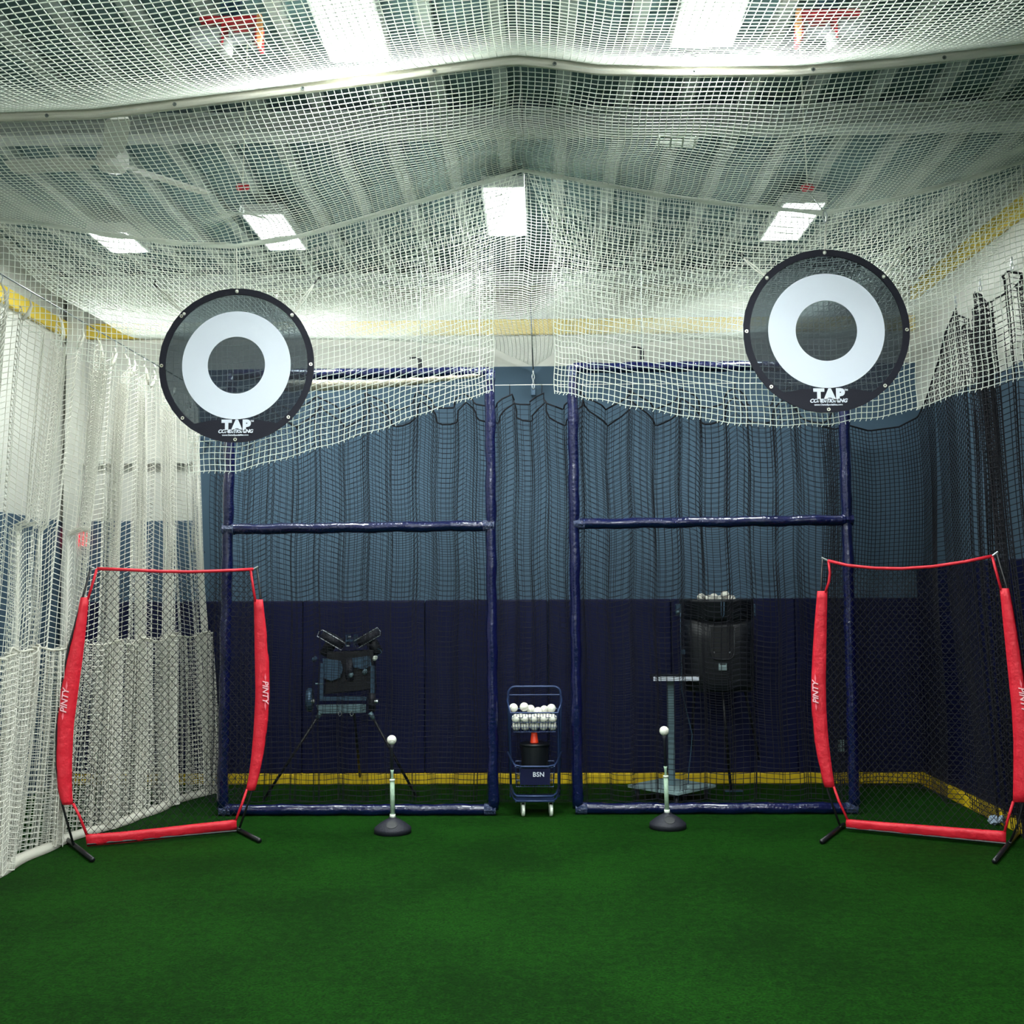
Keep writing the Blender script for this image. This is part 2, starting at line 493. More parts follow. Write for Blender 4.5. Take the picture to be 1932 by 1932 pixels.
# ------------------------------------------------------------------ ceiling fan
def fan():
    hub = at(213, 306, 6.5)
    r = empty('ceiling_fan', (hub.x, hub.y, hub.z)); tag(r, 'white three-blade ceiling fan seen through the overhead net', 'fan')
    MB().lathe([(0.02, -0.06), (0.075, -0.05), (0.095, -0.01), (0.095, 0.05), (0.05, 0.10), (0.03, 0.11)], n=24).build('motor', 'fan_white', r, world=False, smooth=True)
    MB().tube([(0, 0, 0.1), (0, 0, ZC - hub.z)], 0.016, 8).build('downrod', 'fan_white', r, world=False)
    MB().lathe([(0.03, 0), (0.07, 0.05), (0.07, 0.06)], (0, 0, ZC - hub.z - 0.06), 16).build('ceiling_cup', 'fan_white', r, world=False)
    for a in (176, 53, -66):
        R = Matrix.Rotation(math.radians(a), 3, 'Z') @ Matrix.Rotation(math.radians(12), 3, 'X')
        b = MB()
        poly = [(0.16, -0.05), (0.30, -0.07), (0.62, -0.075), (0.68, -0.05), (0.68, 0.05), (0.62, 0.065), (0.3, 0.065), (0.16, 0.05)]
        b.prism(poly, 0.012, lambda s, z, o: R @ Vector((s, z, o)))
        bl = b.build('blade', 'fan_white', r, world=False)
        MB().box(R @ Vector((0.12, 0, 0.005)), (0.14, 0.04, 0.012), R).build('blade_arm', 'fan_white', bl, world=False)
fan()

# ------------------------------------------------------------------ overhead net
C = 0.038
RT = 0.0028
DS, DR, DBK = 5.6, 7.2, 10.45
sx = [0, 180, 460, 700, 850, 970, 1040, 1130, 1300, 1500, 1700, 1932]
sy = [212, 205, 172, 140, 120, 104, 110, 122, 126, 124, 108, 82]
sp = [at(a, b, DS) for a, b in zip(sx, sy)]
SX = [-4.3] + [p.x for p in sp] + [3.6]; SZ = [sp[0].z - 0.05] + [p.z for p in sp] + [sp[-1].z + 0.05]
rx = [0, 100, 200, 330, 445, 560, 700, 850, 985, 1100, 1250, 1400, 1555, 1650, 1800, 1932]
ry = [415, 425, 442, 458, 464, 447, 408, 362, 321, 342, 368, 388, 402, 384, 345, 305]
rp = [at(a, b, DR) for a, b in zip(rx, ry)]
RX = [-4.4] + [p.x for p in rp] + [3.6]; RZ = [rp[0].z] + [p.z for p in rp] + [rp[-1].z + 0.03]
bxs = [at(0, 640, DBK), at(700, 640, DBK), at(925, 655, DBK), at(1007, 692, DBK), at(1060, 655, DBK), at(1300, 640, DBK), at(1932, 640, DBK)]
BX = [p.x for p in bxs]; BZ = [p.z for p in bxs]

us = np.arange(-3.75, 3.56, C)
def zs(x): return interp(SX, SZ, x)
def zr(x): return interp(RX, RZ, x)
def zbk(x): return interp(BX, BZ, x)
def bump(x, y, cx, cy, h, w): return h * np.exp(-((x - cx) ** 2 + (y - cy) ** 2) / (2 * w * w))
pk1 = at(456, 386, 6.95); pk2 = at(1556, 398, 7.15)

root = empty('overhead_net', (0, DR, 0)); tag(root, 'white knotted overhead net sagging across the whole cage', 'net')
def wob(x, y): return 0.008 * np.sin(x * 9 + y * 3) + 0.006 * np.sin(y * 11 - x * 4)
# front panel (towards the viewer)
vs = np.arange(3.0, DS + 0.001, C)
X, Y = np.meshgrid(us, vs, indexing='ij')
t = (DS - Y) / 2.9
drop = 0.33 * 4 * t * (1 - t)
Z = zs(X) - drop + wob(X, Y) * t
net('net_panel', np.stack([X, Y, Z], -1), RT, 'white_twine', root)
# middle panel
vs = np.linspace(0, 1, int(1.75 / C))
X, Tt = np.meshgrid(us, vs, indexing='ij')
L_ = DR - DS; z0, z1 = zs(X), zr(X)
h00 = 2 * Tt**3 - 3 * Tt**2 + 1; h10 = Tt**3 - 2 * Tt**2 + Tt; h01 = -2 * Tt**3 + 3 * Tt**2; h11 = Tt**3 - Tt**2
Z = h00 * (z0 - 0.03) + h10 * (-0.34 * L_) + h01 * z1 + h11 * (0.02 * L_)
Yy = DS + Tt * L_
ripple = 0.012 * np.sin(X * 7 + Tt * 4) * np.sin(PI * Tt)
Z = Z + ripple + bump(X, Yy, pk1.x, pk1.y, 0.10, 0.13)
Xx = X + 0.010 * np.sin(Yy * 8 + X * 2)
net('net_panel', np.stack([Xx, Yy, Z], -1), RT, 'white_twine', root)
# rear panel, from the edge rope to the end wall
vs = np.linspace(0, 1, int((DBK - DR) / C))
X, Tt = np.meshgrid(us, vs, indexing='ij')
Z = zr(X) * (1 - Tt) + zbk(X) * Tt - 0.18 * 4 * Tt * (1 - Tt) * (1 - 0.6 * np.exp(-(X / 0.5) ** 2)) + 0.02 * np.sin(X * 6 + Tt * 9) * np.sin(PI * Tt)
net('net_panel', np.stack([X + 0.02 * np.sin(Tt * 9 + X), DR + Tt * (DBK - DR), Z], -1), 0.0022, 'white_twine', root)
# hem band over the hanging line
b = MB(); xs = np.linspace(us[0], us[-1], 90)
prof = [(0.00, 0.002), (-0.008, -0.02), (-0.004, -0.048), (0.012, -0.05), (0.014, -0.02), (0.03, 0.004), (0.012, 0.012), (-0.05, -0.004), (-0.052, -0.012)]
P_ = []
for x in xs:
    sl = 0.006 * math.sin(x * 5)
    for dy, dz in prof: P_.append((x, DS + dy + sl, zs(x) + dz))
K = len(prof)
b.v = [Vector(p) for p in P_]
for i in range(len(xs) - 1):
    for k in range(K):
        l = (k + 1) % K
        b.f.append([i * K + k, (i + 1) * K + k, (i + 1) * K + l, i * K + l])
b.build('hem_band', 'white_webbing', root, smooth=True)
gl = MB().lathe([(0.004, 0), (0.006, 0.003), (0.010, 0.003), (0.011, 0), (0.004, 0)], n=12, axis=(0, -1, 0)).build('grommet', 'cable_steel', root, world=False)
gx = [at(p, 200, DS).x for p in (91, 331, 572, 820, 1047, 1310, 1535, 1783)]
for k, x in enumerate(gx):
    g = gl if k == 0 else gl.copy()
    if k: COL.objects.link(g)
    g.location = (x, DS - 0.014 - DR, zs(x) - 0.034)
# edge rope
xs = np.linspace(us[0], us[-1], 140)
MB().tube([(x, DR, zr(x)) for x in xs], [0.016 + 0.004 * math.sin(x * 17) for x in xs], 8).build('edge_rope', 'white_twine', root, smooth=True)
# repair patch of heavier cord
pc = []
pk = at(1277, 255, 6.25); 
def zmid(x, y):
    T0 = (y - DS) / L_
    a, b_ = zs(x), zr(x)
    return (2*T0**3-3*T0**2+1)*(a-0.03)+(T0**3-2*T0**2+T0)*(-0.34*L_)+(-2*T0**3+3*T0**2)*b_+(T0**3-T0**2)*0.02*L_
pb = MB()
for k in range(4):
    pb.tube([(pk.x - 0.12, pk.y - 0.06 + k * 0.045, zmid(pk.x - 0.12, pk.y - 0.06 + k * 0.045) + 0.002), (pk.x + 0.12, pk.y - 0.055 + k * 0.04, zmid(pk.x + 0.12, pk.y - 0.055 + k * 0.04) + 0.002)], 0.005, 5)
for k in range(4):
    pb.tube([(pk.x - 0.11 + k * 0.07, pk.y - 0.07, zmid(pk.x, pk.y - 0.07)), (pk.x - 0.10 + k * 0.07, pk.y + 0.09, zmid(pk.x, pk.y + 0.09))], 0.005, 5)
pb.build('mended_patch', 'white_twine', root)

# ridge cable over the cage
o = MB().tube([(-0.06, 2.8, 4.64), (-0.06, DS, zs(-0.06) + 0.02), (-0.05, DR, zr(-0.05) + 0.02), (-0.02, 8.9, 4.32), (0.0, YB - 0.1, 3.99)], 0.006, 6).build('ridge_cable', 'cable_steel')
tag(o, 'thin grey steel cable running down the middle of the net roof', 'cable')
r = empty('cable_clip', (0, YB - 0.1, 3.85)); tag(r, 'silver chain clip ending the middle cable on the end wall', 'clip')
for k in range(4):
    pts = [Vector((math.cos(a) * (0.012 if k % 2 else 0.004), -0.02 + math.cos(a) * (0.004 if k % 2 else 0.012), 0.11 - k * 0.045 + math.sin(a) * 0.03)) for a in np.linspace(0, 2 * PI, 12, endpoint=False)]
    MB().tube(pts, 0.005, 6, closed=True).build('chain_link', 'silver_metal', r, world=False)
MB().box((0, 0.02, -0.06), (0.04, 0.06, 0.10)).build('wall_bracket', 'dark_steel', r, world=False)

# ------------------------------------------------------------------ hanging net valances
def valance(pxL, pyL, x0, x1, left_edge, right_edge, name_label, dpos, cut=None):
    bp = [at(a, b, DR) for a, b in zip(pxL, pyL)]
    bX = [p.x for p in bp]; bZ = [p.z for p in bp]
    nu = int(round((x1 - x0) / C)) + 1; nv = 39
    U, Vv = np.meshgrid(np.linspace(x0, x1, nu), np.linspace(0, 1, nv), indexing='ij')
    X = U.copy()
    # edges gathered: column position varies with height
    X = X + left_edge(Vv) * np.clip(1 - (U - x0) / 0.45, 0, 1) + right_edge(Vv) * np.clip(1 - (x1 - U) / 0.45, 0, 1)
    zt, zb_ = zr(X), interp(bX, bZ, X)
    Z = zt * (1 - Vv) + zb_ * Vv
    Y = DR + 0.02 + 0.03 * np.sin(U * 5 + 1.3) * Vv + dpos * Vv + 0.008 * np.sin(U * 23)
    X = X + 0.006 * np.sin(Z * 17 + U * 5) * Vv
    Z = Z + 0.005 * np.sin(U * 19 + Vv * 5) * Vv
    keep = None if cut is None else cut(X, Z)
    r = empty('hanging_net', ((x0 + x1) / 2, DR, 3.0)); tag(r, name_label, 'net', 'net valances carrying the targets')
    P = np.stack([X, Y, Z], -1)
    net('net_panel', P, RT, 'white_twine', r, ref=(0.2, 0.95, 0.2), keep=keep)
    # cut ends of twine hanging from the bottom row
    segs = []
    for i in range(nu):
        if keep is not None and not keep[i, -1]: continue
        p = P[i, -1]; q = p + np.array([rng.uniform(-0.016, 0.004), rng.uniform(-0.005, 0.005), -rng.uniform(0.012, 0.022)])
        segs.append([p, q])
    tw = seglines('twine_ends', segs, RT, 'white_twine', r, ref=(0.2, 0.95, 0.2)); tw['kind'] = 'stuff'
    return r, bX, bZ
xa = at(0, 500, DR).x - 0.1
xq = at(352, 700, DR).x
def cutL(X, Z):
    cable = interp([at(-60, 560, DR).x, at(300, 770, DR).x, xq - 0.02, xq], [at(0, 560, DR).z, at(300, 770, DR).z, at(340, 800, DR).z, 0], X)
    return Z > cable
valance([0, 352, 450, 520, 640, 780, 926, 990], [880, 889, 888, 868, 830, 785, 735, 722], xa, at(975, 330, DR).x,
        lambda v: 0 * v, lambda v: -0.165 * np.clip(v * 3.2, 0, 1), 'white net valance hung behind the left target, its hem falling to the left', 0.0, cutL)
valance([1000, 1050, 1150, 1280, 1380, 1450, 1550, 1640, 1700, 1800, 1870, 1932, 1990], [725, 737, 760, 783, 797, 803, 803, 790, 778, 745, 728, 712, 700],
        at(996, 330, DR).x, 3.42, lambda v: 0.17 * np.clip(v * 3.2, 0, 1), lambda v: 0 * v, 'white net valance hung behind the right target, its hem rising to the right', -0.05)
# bunched roll of spare white net behind the left valance
rl = [at(520, 728, 8.6), at(600, 727, 8.6), at(700, 726, 8.6), at(800, 718, 8.6), at(905, 708, 8.6)]
pts = []
for k in range(40):
    tt = k / 39 * (len(rl) - 1); i0 = min(int(tt), len(rl) - 2); fr = tt - i0
    pts.append(rl[i0].lerp(rl[i0 + 1], fr))
rr = [0.046 * (1 - 0.75 * (k / 39) ** 2) + 0.004 * math.sin(k * 1.9) for k in range(40)]
o = MB().tube(pts, rr, 12).build('rolled_net', 'rolled_beige', smooth=True)
tag(o, 'pale roll of bunched net below the top bar of the left pipe frame', 'net')
a_, b_ = rl[0], rl[-1]
for q, e in ((a_, Vector((-2.3, 8.6, 4.2))), (b_, Vector((b_.x, 8.6, 4.25)))):
    pass
MB().tube([a_, Vector((a_.x, 8.6, zr(a_.x) * 0.55 + zbk(a_.x) * 0.45))], 0.004, 5).build('tie_cord', 'cord_white', o)
MB().tube([b_, Vector((b_.x, 8.6, zr(b_.x) * 0.55 + zbk(b_.x) * 0.45))], 0.004, 5).build('tie_cord', 'cord_white', o)

# ------------------------------------------------------------------ electric hoists on the ceiling
def hoist(cx, cy, sgn, rope_top, rope_end, label, peak):
    c = at(cx, cy, 5.45); r = empty('electric_hoist', (c.x, c.y, c.z)); tag(r, label, 'hoist', 'ceiling hoists')
    s = sgn
    b = MB().box((0, 0, 0.045), (0.30, 0.13, 0.03)).box((s * 0.15, 0, -0.02), (0.02, 0.13, 0.14)).box((-s * 0.03, 0, -0.03), (0.015, 0.11, 0.12))
    b.build('bracket', 'hoist_red', r, world=False, bevel=0.006)
    MB().lathe([(0.05, -0.08), (0.055, -0.07), (0.055, 0.07), (0.04, 0.08)], (-s * 0.12, 0, -0.02), 18, axis=(1, 0, 0)).build('motor', 'motor_grey', r, world=False, smooth=True)
    MB().lathe([(0.05, -0.06), (0.05, -0.05), (0.03, -0.05), (0.03, 0.05), (0.05, 0.05), (0.05, 0.06)], (s * 0.06, 0, -0.03), 18, axis=(1, 0, 0)).build('drum', 'motor_grey', r, world=False, smooth=True)
    MB().box((0, 0, (ZC - c.z) / 2 + 0.03), (0.10, 0.05, ZC - c.z - 0.06)).build('hanger', 'dark_steel', r, world=False)
    MB().prism([(-0.02, 0.07), (0.02, 0.07), (0.028, -0.02), (0.012, -0.10), (-0.012, -0.10), (-0.026, -0.02)], 0.03,
               lambda a, z, o: Vector((s * (0.165 + a * 0.6), o - 0.06, z - 0.01))).build('stop_arm', 'hoist_orange', r, world=False, bevel=0.004)
    MB().lathe([(0.024, -0.05), (0.03, -0.03), (0.026, 0.03), (0.018, 0.045)], (-s * 0.01, -0.03, -0.09), 14).build('switch_box', 'lamp_housing', r, world=False, smooth=True)
    a, e = at(*rope_top, 5.5), at(*rope_end, 7.35)
    pkv = Vector(peak)
    MB().tube([a, e], 0.005, 5).build('cable', 'cord_white', r)
    MB().lathe([(0.012, -0.045), (0.026, -0.03), (0.026, 0.03), (0.012, 0.045)], e + Vector((0, 0, -0.012)), 12, axis=(1, 0.1, 0.05)).build('hook_block', 'hoist_red', r, smooth=True)
    MB().tube([e + Vector((0, 0, -0.02)), pkv + Vector((0, 0.02, 0.0))], 0.004, 5).build('drop_cord', 'cable_steel', r)
    hp = [pkv + Vector((0.012 * math.cos(t_), 0, -0.04 + 0.04 * math.sin(t_))) for t_ in np.linspace(0, 2 * PI, 14, endpoint=False)]
    MB().tube(hp, 0.005, 6, closed=True).build('snap_hook', 'silver_metal', r)
hoist(436, 62, 1, (467, 70), (458, 350), 'red and grey electric hoist hanging above the net on the left', pk1)
hoist(1562, 50, -1, (1508, 78), (1523, 351), 'red and grey electric hoist hanging above the net on the right', pk2)

# ------------------------------------------------------------------ bullseye targets
def target(cx, cy, Y, rad, label, hooks, tilt):
    c = at(cx, cy, Y); r = empty('bullseye_target', (c.x, c.y, c.z)); tag(r, label, 'target', 'hanging bullseye targets')
    def disc(r0, r1, y, n=72, th=0.004, wavy=0.0):
        b = MB()
        for yy in (y, y + th):
            for rr_ in (r0, r1):
                for k in range(n):
                    a = 2 * PI * k / n
                    w = 1 + wavy * (math.sin(k * 1.0 * 36 / n * 2) * 0.5 + math.sin(k * 3.1) * 0.5) if rr_ == r1 else 1
                    b.v.append(Vector((rr_ * w * math.cos(a), yy, rr_ * w * math.sin(a))))
        for k in range(n):
            l = (k + 1) % n
            b.f += [[k, n + k, n + l, l], [2 * n + k, 2 * n + l, 3 * n + l, 3 * n + k], [n + k, 3 * n + k, 3 * n + l, n + l]]
            if r0 > 1e-6: b.f.append([k, l, 2 * n + l, 2 * n + k])
        return b
    disc(0.02 * rad / rad * 1e-7, rad * 0.372, 0.0).build('centre_mesh', 'black_mesh_fabric', r, world=False)
    disc(rad * 0.37, rad * 0.70, -0.003).build('white_ring', 'white_print', r, world=False)
    disc(rad * 0.70, rad * 0.935, 0.0).build('mesh_ring', 'black_mesh_fabric', r, world=False)
    disc(rad * 0.92, rad, -0.004, th=0.012, wavy=0.004).build('border', 'black_border', r, world=False)
    e1, e2, n = (1, 0, 0), (0, 0, 1), (0, -1, 0)
    o = Vector((c.x, c.y, c.z))
    s = rad
    pk_ = disc(1e-7, rad * 0.0001, 0)  # noqa (unused)
    MB().prism([(-0.30 * s, -0.93 * s), (0.30 * s, -0.93 * s), (0.56 * s, -0.76 * s), (0.3 * s, -0.71 * s), (0, -0.702 * s), (-0.3 * s, -0.71 * s), (-0.56 * s, -0.76 * s)], 0.003,
               lambda a, z, of: (a, of - 0.001, z)).build('logo_panel', 'black_border', r, world=False)
    lettering('lettering', 'TAP', 0.165 * s / 0.5 * 0.57, o + Vector((0.01 * s, -0.006, -0.79 * s)), e1, e2, n, 'white_print', r, offset=0.0062 * s / 0.5, space=1.12)
    lettering('lettering', 'TM', 0.03 * s, o + Vector((0.215 * s, -0.006, -0.728 * s)), e1, e2, n, 'white_print', r, offset=0.0005)
    lettering('lettering', 'CONDITIONING', 0.083 * s / 0.5 * 0.38, o + Vector((0.0, -0.006, -0.858 * s)), e1, e2, n, 'white_print', r, offset=0.0012, shear=0.25, space=0.92)
    lettering('lettering', 'www.OatesSpecialties.com', 0.031 * s, o + Vector((0.0, -0.006, -0.905 * s)), e1, e2, n, 'white_print', r, offset=0.0004, space=1.0)
    g0 = MB().lathe([(0.004, 0), (0.006, 0.004), (0.0115, 0.004), (0.013, 0), (0.004, 0)], n=14, axis=(0, -1, 0)).build('grommet', 'grommet_metal', r, world=False)
    ang = [90, 45 + tilt, 0, -45, -90, -135, 180, 135 - tilt]
    for k, a in enumerate(ang):
        g = g0 if k == 0 else g0.copy()
        if k: COL.objects.link(g)
        a = math.radians(a)
        g.location = (0.962 * rad * math.cos(a), -0.006, 0.962 * rad * math.sin(a))
    for (a, hx, hy, blk) in hooks:
        a = math.radians(a); p = o + Vector((0.962 * rad * math.cos(a), -0.004, 0.962 * rad * math.sin(a)))
        q = at(hx, hy, DR + 0.02); d = (q - p)
        side = Vector((-d.z, 0, d.x)).normalized() * 0.012
        b = MB()
        b.tube([p, p + d * 0.5 + side * (0.9 if blk else 0.15), q], 0.0045, 6)
        b.tube([p, p + d * 0.5 - side * (0.9 if blk else 0.15), q], 0.0045, 6)
        b.lathe([(0.0, -0.011), (0.009, -0.006), (0.011, 0), (0.009, 0.006), (0.0, 0.011)], p + Vector((0, -0.004, -0.004)), 8)
        bo = b.build('bungee_cord', 'cord_white', r, smooth=True)
        if blk:
            u = d.normalized()
            MB().tube([q - u * 0.01, q + u * 0.035, q + u * 0.05 + Vector((0.012, 0, 0.015)), q + u * 0.035 + Vector((0.02, 0, 0.004))], 0.006, 6).build('hook', 'black_plastic', bo)
    return r
target(446, 689, 7.08, 0.517, 'black and white bullseye target hung on the left beside the white net curtain',
       [(90, 446, 468, False), (135, 296, 541, True), (42, 594, 534, True)], -3)
target(1559, 624, 6.98, 0.536, 'black and white bullseye target hung higher on the right near the dark net curtain',
       [(90, 1559, 405, False), (137, 1402, 487, True), (43, 1709, 474, True)], -2)

# ------------------------------------------------------------------ white net curtain
def curtain(hooks, cx, zt, droop, cells, fold, basex, name, label, material, rad, skirt=None, zbot=0.02, amp=0.11):
    cols_y, cols_t, cols_k = [], [], []
    for k in range(len(hooks) - 1):
        for i in range(cells):
            t = i / cells
            cols_y.append(hooks[k] + (hooks[k + 1] - hooks[k]) * t); cols_t.append(t); cols_k.append(k)
    cols_y.append(hooks[-1]); cols_t.append(0.0); cols_k.append(len(hooks) - 1)
    y = np.array(cols_y); t = np.array(cols_t); k = np.array(cols_k)
    return y, t, k

HK = [5.1, 5.6, 6.15, 6.6, 6.99, 7.42, 7.82, 8.1, 8.45, 8.66, 8.86, 9.09, 9.34, 9.58, 9.86, 10.25]
rootc = empty('net_curtain', (-3.25, 8.0, 0)); tag(rootc, 'white net curtain hanging in folds down the left side', 'curtain')
CELLS = 24
y, t, kk = curtain(HK, 0, 0, 0, CELLS, 0, 0, '', '', '', 0)
sgn = np.where(kk % 2 == 0, 1.0, -1.0)
amp = np.array([0.10 + 0.05 * math.sin(k * 2.3) for k in range(len(HK))])[kk]
ZT = 3.76
top = ZT - 0.02 - (0.24 + 0.06 * np.sin(kk * 1.7)) * (1 - np.abs(2 * t - 1)) ** 0.75
botY = [4.0, 6.0, 7.05, 7.6, 8.0, 8.4, 8.76, 9.1, 9.5, 9.85, 10.1]
botX = [-3.62, -3.62, -3.62, -3.62, -3.60, -3.50, -3.36, -3.30, -3.26, -3.16, -3.05]
def curt_grid(z0, z1, nrow, xoff, ph, ampk):
    V_ = np.linspace(0, 1, nrow)
    Yg, Vg = np.meshgrid(y, V_, indexing='ij')
    tg = t[:, None]; ag = (amp * sgn)[:, None]
    Zg = z0[:, None] * (1 - Vg) + z1 * Vg
    hfrac = np.clip(Zg / ZT, 0, 1)
    Xb = np.interp(Yg, botY, botX)
    foldx = ag * np.sin(PI * tg) * ampk * (0.75 + 0.35 * (1 - hfrac)) + (0.035 * np.sin(2 * PI * tg * 3 + ph + ag * 40) + 0.02 * np.sin(Zg * 1.3 + Yg * 9))
    X = -3.32 * hfrac + Xb * (1 - hfrac) + foldx + xoff
    Yd = Yg + 0.05 * np.sin(2 * PI * tg + ph) * ampk + 0.02 * np.sin(Zg * 2.0 + Yg * 5)
    X = np.minimum(X, np.where((Yd > 7.1) & (Yd < 8.2) & (Zg < 2.3), -3.45 + 0.03 * np.sin(Yd * 13) + 0.2 * xoff, 9.0))
    Zg = Zg + 0.012 * np.sin(Yg * 40 + Zg * 2)
    return np.stack([X, Yd, Zg], -1)
G1 = curt_grid(top, 0.03, 96, 0.0, 0.0, 1.0)
net('net_panel', G1, 0.0028, 'curtain_twine', rootc, ref=(0.8, 0.3, 0.4))
G2 = curt_grid(1.42 + 0.05 * np.abs(np.sin(PI * t)), 0.02, 36, 0.05, 0.9, 0.9)
net('skirt_panel', G2, 0.0028, 'curtain_twine', rootc, ref=(0.8, 0.3, 0.4))
G3 = curt_grid(1.40 + 0.05 * np.abs(np.sin(PI * t)), 0.02, 36, -0.05, 2.2, 1.1)
net('skirt_panel', G3, 0.0028, 'curtain_twine', rootc, ref=(0.8, 0.3, 0.4))
MB().tube([Vector(p) for p in G2[:, 0]], 0.008, 5).build('skirt_rope', 'white_webbing', rootc, smooth=True)
# foot tape lying on the turf
b = MB()
for yy in np.linspace(HK[0], HK[-1], 60):
    p = Vector((float(np.interp(yy, botY, botX)) + 0.09 + 0.015 * math.sin(yy * 9), yy, 0)); b.v += [Vector((p.x - 0.02, p.y, 0.055)), Vector((p.x + 0.015, p.y, 0.05)), Vector((p.x + 0.05, p.y, 0.006)), Vector((p.x - 0.03, p.y, 0.004))]
n_ = len(b.v) // 4
for i in range(n_ - 1):
    for k in range(4):
        l = (k + 1) % 4
        b.f.append([i * 4 + k, i * 4 + l, (i + 1) * 4 + l, (i + 1) * 4 + k])
b.build('foot_tape', 'white_webbing', rootc, smooth=True)
for k, hy in enumerate(HK[3:]):
    # webbing tab and hook at every gathering point
    x0 = -3.32; s = 1 if k % 2 else -1
    b = MB().tube([(x0, hy, ZT + 0.02), (x0 + 0.02, hy - 0.015 * s, ZT - 0.03), (x0 + 0.03, hy - 0.05 * s - 0.03, ZT - 0.10), (x0 + 0.02, hy - 0.09 * s - 0.04, ZT - 0.15)], [0.005, 0.009, 0.014, 0.010], 6)
    tb = b.build('webbing_tab', 'white_webbing', rootc, smooth=True)
    MB().tube([(x0, hy, ZT + 0.075), (x0 + 0.012, hy, ZT + 0.05), (x0, hy, ZT + 0.02)], 0.004, 5).build('hook', 'silver_metal', tb)
# gathered edge of the curtain at the far end
MB().tube([Vector(p) for p in G1[-1]], 0.014, 6).build('edge_rope', 'curtain_twine', rootc, smooth=True)
o = MB().tube([(-3.32, 2.0, ZT + 0.085), (-3.32, 6.0, ZT + 0.07), (-3.32, YB, ZT + 0.085)], 0.005, 6).build('curtain_cable', 'cable_steel')
tag(o, 'thin steel cable carrying the white net curtain', 'cable')

# ------------------------------------------------------------------ dark net curtain on the right
rootd = empty('net_curtain', (3.3, 8.0, 0)); tag(rootd, 'black net curtain hooked along the right side wall', 'curtain')
hk = [5.4, 6.1, 6.65, 7.16, 7.68, 8.23, 8.72]
ZD = 4.09; XD = 3.42
cols = []
for k in range(len(hk) - 1):
    for i in range(30):
        tt = i / 30
        cols.append((XD + (0.05 if k % 2 else -0.11) * math.sin(PI * tt) + 0.045 * math.sin(2 * PI * tt * 4 + k), hk[k] + (hk[k + 1] - hk[k]) * tt + 0.02 * math.sin(i * 2.1), ZD - 0.26 * math.sin(PI * tt)))
n_fold = len(cols)
tail = [(XD, 8.72, ZD), (3.38, 8.86, 3.92), (3.40, 9.05, 3.76), (3.47, 9.4, 3.66), (3.54, 9.75, 3.55), (3.56, 10.05, 3.42), (3.45, 10.25, 3.36), (3.2, 10.36, 3.34), (2.98, 10.26, 3.38), (2.88, 10.38, 3.36), (2.72, 10.3, 3.38)]
tl = [Vector(p) for p in tail]
n_t = 66
for i in range(n_t):
    f = i / (n_t - 1) * (len(tl) - 1); a = min(int(f), len(tl) - 2); p = tl[a].lerp(tl[a + 1], f - a)
    cols.append((p.x, p.y, p.z))
cols = np.array(cols); nr = 90
Vv = np.linspace(0, 1, nr)
low = np.where(np.arange(len(cols)) < n_fold + 20, 1.0, 0.0)[:, None]
Xg = cols[:, 0][:, None] + 0.02 * np.sin(Vv * 9)[None, :]
Xg = Xg * (1 - Vv[None, :] * low) + Vv[None, :] * low * (3.6 + 0.5 * (cols[:, 0][:, None] - XD))
Xg = np.minimum(Xg, XR - 0.10)
Yg = cols[:, 1][:, None] + 0.03 * np.sin(Vv[None, :] * 7 + cols[:, 1][:, None] * 4)
sagc = np.zeros(len(cols)); tt = np.linspace(0, 1, 40); sagc[n_fold:n_fold + 40] = 0.12 * np.sin(PI * tt)
Zg = (cols[:, 2] )[:, None] * (1 - Vv)[None, :] + 0.02 * Vv[None, :] - sagc[:, None] * np.sin(PI * Vv)[None, :] ** 0.5 * (1 - Vv)[None, :]
net('net_panel', np.stack([Xg, Yg + 0 * Xg, Zg], -1), 0.0034, 'black_twine', rootd, ref=(0.8, 0.3, 0.4))
MB().tube([Vector(p) for p in cols], 0.008, 5).build('top_rope', 'black_twine', rootd)
for hy in hk[1:]:
    b = MB()
    for q in range(2):
        b.tube([Vector((XD + 0.010 * math.cos(a) * (q == 0), hy + 0.010 * math.cos(a) * (q == 1), ZD + 0.035 + q * 0.045 + 0.026 * math.sin(a))) for a in np.linspace(0, 2 * PI, 10, endpoint=False)], 0.004, 5, closed=True)
    b.build('snap_hook', 'silver_metal', rootd)
o = MB().tube([(XD, 2.0, ZD + 0.13), (XD, 7.0, ZD + 0.105), (XD, YB, ZD + 0.13)], 0.004, 6).build('curtain_cable', 'cord_white')
tag(o, 'thin pale cable carrying the black net curtain', 'cable')

# ------------------------------------------------------------------ dark backstop net behind the pipe frames
YN = 9.36
rootn = empty('backstop_net', (0, YN, 0)); tag(rootn, 'black backstop net hanging in ripples behind the two pipe frames', 'net')
CN = 0.045
xs_hk = [-2.85, -2.35, -1.9, -1.45, -1.0, -0.62, -0.205, 0.075, 0.42, 0.85, 1.3, 1.75, 2.2, 2.75]
cx_, ct_, ck_ = [], [], []
for k in range(len(xs_hk) - 1):
    n = max(6, int((xs_hk[k + 1] - xs_hk[k]) * 1.3 / CN))
    for i in range(n):
        cx_.append(xs_hk[k] + (xs_hk[k + 1] - xs_hk[k]) * i / n); ct_.append(i / n); ck_.append(k)
cx_ = np.array(cx_); ct_ = np.array(ct_); ck_ = np.array(ck_)
Vv = np.linspace(0, 1, int(3.5 / CN))
ztop = 3.56 - 0.13 * np.sin(PI * ct_) - 0.0 * cx_
Zg = ztop[:, None] * (1 - Vv) + 0.06 * Vv
fa_ = np.array([0.05, 0.02, 0.06, 0.03, 0.045, 0.015, 0.04, 0.03, 0.025, 0.02, 0.03, 0.015, 0.02, 0.02])[ck_]
